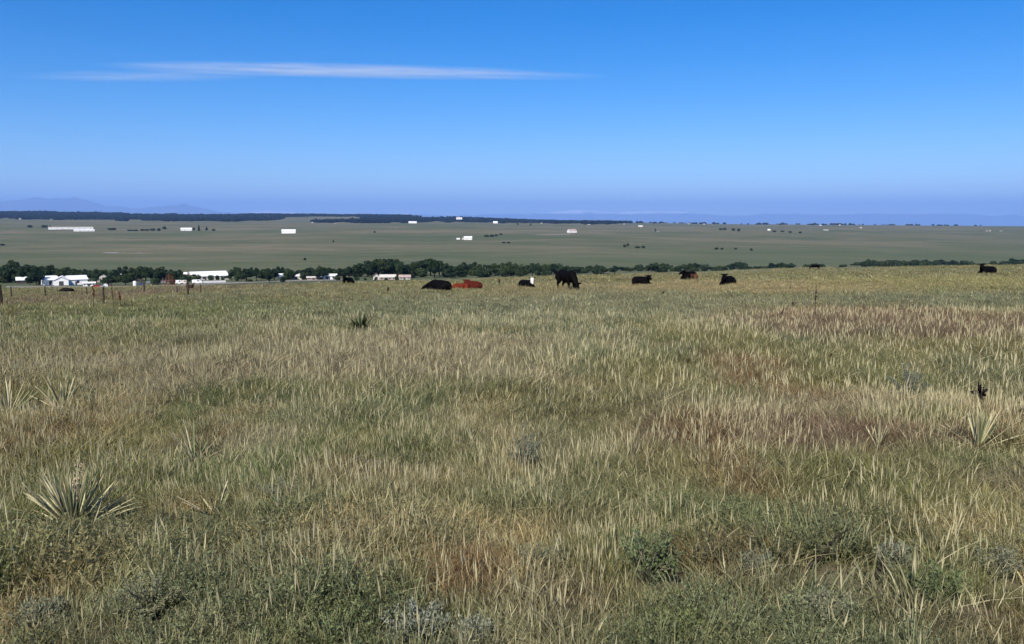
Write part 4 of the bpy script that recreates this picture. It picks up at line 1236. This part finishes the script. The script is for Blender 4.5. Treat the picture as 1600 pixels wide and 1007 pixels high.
# index ranges, in name order
for i in range(6): tuft_mesh('tuft_%02d' % i, 44, .085, .04, .15, .0050, .8, .10, 3, 0, 100+i)            # 0-5 short turf
for i in range(6, 11): tuft_mesh('tuft_%02d' % i, 32, .07, .11, .25, .0050, .55, .10, 4, .05, 100+i)         # 6-10 taller bunch
for i in range(11, 16): tuft_mesh('tuft_%02d' % i, 6, .09, .16, .34, .0052, .60, .9, 4, .6, 100+i)         # 11-15 straw stems with heads
for i in range(16, 20): forb_mesh('tuft_%02d' % i, 22, .13, .0135, 100+i)                                     # 16-19 leafy forbs
for i in range(20, 25): tuft_mesh('tuft_%02d' % i, 70, .42, .12, .30, .022, .5, .14, 2, .0, 100+i)           # 20-24 coarse, for the middle distance
for i in range(25, 28): tuft_mesh('tuft_%02d' % i, 14, .40, .18, .36, .013, .45, .7, 3, .35, 100+i)           # 25-27 coarse straw
for i in range(28, 31): tuft_mesh('tuft_%02d' % i, 30, .09, .12, .26, .0026, .5, .15, 3, .15, 100+i)         # 28-30 wiry fine stems
TURF, BUNCH, STRAW, FORB, COARSE, CSTRAW, WIRY = range(0,6), range(6,11), range(11,16), range(16,20), range(20,25), range(25,28), range(28,31)

PAL = {'green': (.105,.135,.042), 'sage': (.150,.175,.115), 'olive': (.150,.146,.054), 'tan': (.30,.235,.130), 'straw': (.42,.36,.18),
       'rust': (.185,.100,.052), 'purple': (.150,.092,.076), 'grey': (.270,.230,.165), 'deep': (.055,.080,.026), 'gold': (.27,.25,.10)}
PAL = {k: np.array(v)*np.array([1.20, 1.20, 1.00]) for k, v in PAL.items()}
# vegetation patches read off the photograph: centre (u, v), half sizes in pixels, colour, strength
PATCHES = [(250,492,330,22,'green',.55),(90,520,160,18,'green',.4),(700,480,240,26,'sage',.5),(620,560,220,26,'grey',.6),(420,592,380,17,'grey',.8),(1250,652,270,16,'grey',.8),(560,545,260,22,'grey',.5),(760,600,120,12,'grey',.6),(130,580,120,12,'grey',.7),
 (1450,508,200,30,'rust',.95),(1330,520,120,22,'purple',.7),(1440,515,230,34,'purple',.55),(1180,548,170,22,'deep',.4),(1450,560,180,20,'olive',.6),(1090,525,70,22,'olive',.7),(1190,590,80,30,'rust',.75),(1020,585,90,22,'olive',.6),(1060,575,60,18,'deep',.35),
 (1350,600,120,22,'green',.5),(1190,685,170,20,'purple',.8),(1090,682,45,16,'rust',.5),(1420,690,160,18,'purple',.6),(60,690,110,36,'rust',.35),(80,660,70,22,'tan',.5),(200,690,60,24,'gold',.4),
 (1420,440,300,10,'gold',.6),(1150,448,160,10,'tan',.6),(1450,470,220,12,'sage',.6),(900,455,160,10,'tan',.4),(1000,470,160,14,'sage',.4),(560,700,120,30,'green',.5),(540,745,50,20,'rust',.4),(660,760,80,20,'rust',.3),
 (100,450,200,8,'tan',.7),(270,455,80,8,'purple',.5),(640,850,140,40,'tan',.4),(720,915,60,30,'rust',.6),(30,850,50,40,'olive',.6),(130,880,120,40,'tan',.4),(900,640,160,30,'olive',.4),(1130,830,120,40,'green',.5),
 (1480,830,90,40,'tan',.55),(1140,880,60,30,'rust',.5),(1370,780,140,40,'green',.45),(930,900,60,40,'olive',.5),(500,880,140,40,'tan',.45),(880,960,80,30,'purple',.45),(1560,990,120,40,'rust',.45),(280,960,220,60,'sage',.4),(1340,960,200,60,'sage',.35),(620,620,200,18,'green',.35)]
PW = []
for (u, v, ru, rv, c, s) in PATCHES:
    p = ground_at(u, v, 2.2, 170); pn = ground_at(u, v+rv, 2.2, 170); pf = ground_at(u, max(v-rv, 416), 2.2, 170)
    PW.append((p.x, p.y, px2m(ru, p.y), max(.25, (min(pf.y, p.y*1.6)-pn.y)/2), PAL[c], s))
def tint_at(x, y, r):
    n1 = fbm(x*.55, y*.30, 3); n2 = fbm(x*.9+40, y*.5+11, 3); n3 = fbm(x*.12+8, y*.05+3, 3); n4 = fbm(x*2.2+4, y*1.4+60, 2)
    k = len(x)
    t = np.tile(PAL['olive'], (k, 1))
    def mix(t, c, w):
        w = np.clip(w, 0, 1)[:, None]; return t*(1-w)+PAL[c]*w
    t = mix(t, 'green', (n1-.38)*4); t = mix(t, 'grey', (n2-.52)*4*.8); t = mix(t, 'sage', (n3-.50)*4*.7); t = mix(t, 'tan', (n4-.55)*4*.8); t = mix(t, 'rust', (fbm(x*1.1+90, y*.6+31, 2)-.66)*5*.6)
    wob = (fbm(x*.8+7, y*.5+5, 3)-.5)*1.6
    for (cx, cy, rx, ry, c, s) in PW:
        d = np.sqrt(((x-cx)/rx)**2+((y-cy)/ry)**2)+wob
        w = (np.clip(1.5-d, 0, 1)**.8*s*1.45).clip(0, .95)[:, None]
        t = t*(1-w)+c*w
    t = t*(.62+.78*fbm(x*2.6+5, y*1.7+2, 3))[:, None]*(.80+.42*fbm(x*.5+55, y*.22+29, 3))[:, None]
    t = t*(r.uniform(.76, 1.26, k))[:, None]
    return t
def wedge(y0, y1, dens, r, margin=1.6):
    area = .66*(y1*y1-y0*y0)+2*margin*(y1-y0)
    n = int(area*dens)
    y = np.sqrt(r.uniform(y0*y0, y1*y1, n*1)); x = r.uniform(-1, 1, n)*(.66*y+margin)
    return x, y
def scatter(name, layers, label, seed):
    r = np.random.default_rng(seed)
    PX, PY, VI, SC, TN = [], [], [], [], []
    for (y0, y1, dens, kinds, s0, s1, zf, clump, tw) in layers:
        x, y = wedge(y0, y1, dens, r)
        if clump is not None:
            sc_, th_, soft = clump
            nn = fbm(x*sc_+seed, y*sc_*.8+seed*2, 3)
            keep = r.random(len(x)) < np.clip((nn-th_)/soft, 0, 1); x, y = x[keep], y[keep]
        keep = np.ones(len(x), bool)
        for (ex, ey, erx, ery) in EXCL:
            keep &= (((x-ex)/erx)**2+((y-ey)/ery)**2 > 1) | (r.random(len(x)) < .12)
        x, y = x[keep], y[keep]
        k = len(x)
        s = r.uniform(s0, s1, k)*(.30+1.4*fbm(x*1.2+21, y*.9+13, 3))
        near_cow = np.zeros(k)
        for (ex, ey, boost) in COWS:
            near_cow = np.maximum(near_cow, boost*np.exp(-((x-ex)**2+(y-ey+1.0)**2)/6.0))
        zc = 1+near_cow
        t = tint_at(x, y, r)
        if tw is not None:
            t = t*(1-tw[1])+PAL[tw[0]]*tw[1]
        PX.append(x); PY.append(y); VI.append(r.choice(np.array(list(kinds)), k)); SC.append(np.stack([s, s, s*zf*zc], -1)); TN.append(t)
    x = np.concatenate(PX); y = np.concatenate(PY)
    P = np.stack([x, y, H(x, y)-.006], -1)
    VI = np.concatenate(VI).astype(np.int32); SC = np.concatenate(SC); TN = np.concatenate(TN)
    k = len(x)
    rot = np.stack([r.normal(0, .10, k), r.normal(0, .10, k), r.uniform(0, 6.283, k)], -1)
    me = bpy.data.meshes.new(name); me.vertices.add(k); me.vertices.foreach_set('co', P.ravel())
    a = me.attributes.new('vi', 'INT', 'POINT'); a.data.foreach_set('value', VI)
    a = me.attributes.new('sc', 'FLOAT_VECTOR', 'POINT'); a.data.foreach_set('vector', SC.astype(np.float32).ravel())
    a = me.attributes.new('rot', 'FLOAT_VECTOR', 'POINT'); a.data.foreach_set('vector', rot.astype(np.float32).ravel())
    a = me.attributes.new('tint', 'FLOAT_COLOR', 'POINT'); a.data.foreach_set('color', np.concatenate([TN, np.ones((k, 1))], 1).astype(np.float32).ravel())
    me.materials.append(M['grass']); me.update()
    o = bpy.data.objects.new(name, me); C.objects.link(o)
    ng = bpy.data.node_groups.new(name, 'GeometryNodeTree')
    ng.interface.new_socket('Geometry', in_out='INPUT', socket_type='NodeSocketGeometry')
    ng.interface.new_socket('Geometry', in_out='OUTPUT', socket_type='NodeSocketGeometry')
    gi = ng.nodes.new('NodeGroupInput'); go = ng.nodes.new('NodeGroupOutput')
    ci = ng.nodes.new('GeometryNodeCollectionInfo'); ci.inputs['Collection'].default_value = tuft_col
    ci.inputs['Separate Children'].default_value = True; ci.inputs['Reset Children'].default_value = True
    ip = ng.nodes.new('GeometryNodeInstanceOnPoints'); ip.inputs['Pick Instance'].default_value = True
    def named(nm, dt):
        q = ng.nodes.new('GeometryNodeInputNamedAttribute'); q.data_type = dt; q.inputs['Name'].default_value = nm
        return [s for s in q.outputs if s.enabled and s.name == 'Attribute'][0]
    L = ng.links.new
    L(gi.outputs[0], ip.inputs['Points']); L(ci.outputs[0], ip.inputs['Instance'])
    L(named('vi', 'INT'), ip.inputs['Instance Index']); L(named('sc', 'FLOAT_VECTOR'), ip.inputs['Scale'])
    L(named('rot', 'FLOAT_VECTOR'), ip.inputs['Rotation'])
    L(ip.outputs[0], go.inputs[0])
    md = o.modifiers.new('scatter', 'NODES'); md.node_group = ng
    tag(o, label, 'grass', kind='stuff')
    print(name, k)
#            y0   y1  dens kinds   s0   s1  zf  clump          tint
scatter('prairie_grass', [
    (2.0, 9.5, 215, TURF, .7, 1.6, 1.0, (1.7, .26, .25), None),
    (2.0, 9.5, 85, BUNCH, .5, 1.15, 1.0, (1.2, .34, .3), None),
    (2.0, 9.5, 45, WIRY, .7, 1.2, 1.0, (1.3, .42, .3), None),
    (9.0, 26, 75, list(TURF)+list(BUNCH), 1.0, 1.8, .85, None, None),
    (9.0, 26, 9, COARSE, .45, .7, .95, None, None),
    (25, 75, 7.5, COARSE, .7, 1.15, .80, None, None),
    (72, 210, 2.0, COARSE, 1.4, 2.2, .42, None, None)], 'mixed green and tan prairie grass covering the pasture', 31)
scatter('seeding_grass', [
    (2.0, 4.4, 6, STRAW, .5, 1.0, 1.0, (.7, .46, .25), ('straw', .2)),
    (4.4, 9.5, 22, STRAW, .5, 1.15, 1.0, (.7, .47, .22), ('straw', .2)),
    (9.0, 26, 6.5, STRAW, .6, 1.25, .95, (.4, .48, .22), ('straw', .2)),
    (24, 80, .5, CSTRAW, .5, .85, .85, (.15, .48, .25), ('straw', .2))], 'pale straw coloured grass stems with seed heads in the pasture', 47)
scatter('ground_weeds', [
    (2.0, 4.4, 190, FORB, .6, 1.6, 1.0, (1.1, .42, .2), ('sage', .4)),
    (4.4, 5.4, 80, FORB, .7, 1.4, 1.0, (.75, .40, .2), ('sage', .6)),
    (5.2, 9.5, 34, FORB, .7, 1.4, 1.0, (.75, .44, .2), ('sage', .45)),
    (9.0, 24, 8, FORB, 1.0, 2.0, 1.0, (.4, .46, .2), ('sage', .4))], 'low grey green leafy weeds among the grass', 59)

# hide nothing: prototypes of trees are removed from the scene again
for lst in PROTO.values():
    for root, _, _ in lst:
        for ch in list(root.children):
            bpy.data.objects.remove(ch)
        bpy.data.objects.remove(root)

# ------------------------------------------------------------------ haze: one closed box of thin bluish air
def build_haze():
    m, nt, out = new_mat('haze_air')
    pv = N(nt, 'ShaderNodeVolumePrincipled')
    pv.inputs['Color'].default_value = (.28, .50, 1.0, 1)
    pv.inputs['Anisotropy'].default_value = -0.05
    pv.inputs['Density'].default_value = 3.1e-5
    nt.links.new(pv.outputs[0], out.inputs['Volume'])
    o = MB().box(-98000, 98000, -98000, 98000, -1200, 2050).build('haze', m)
    tag(o, 'thin blue haze over the far country', kind='stuff')
build_haze()
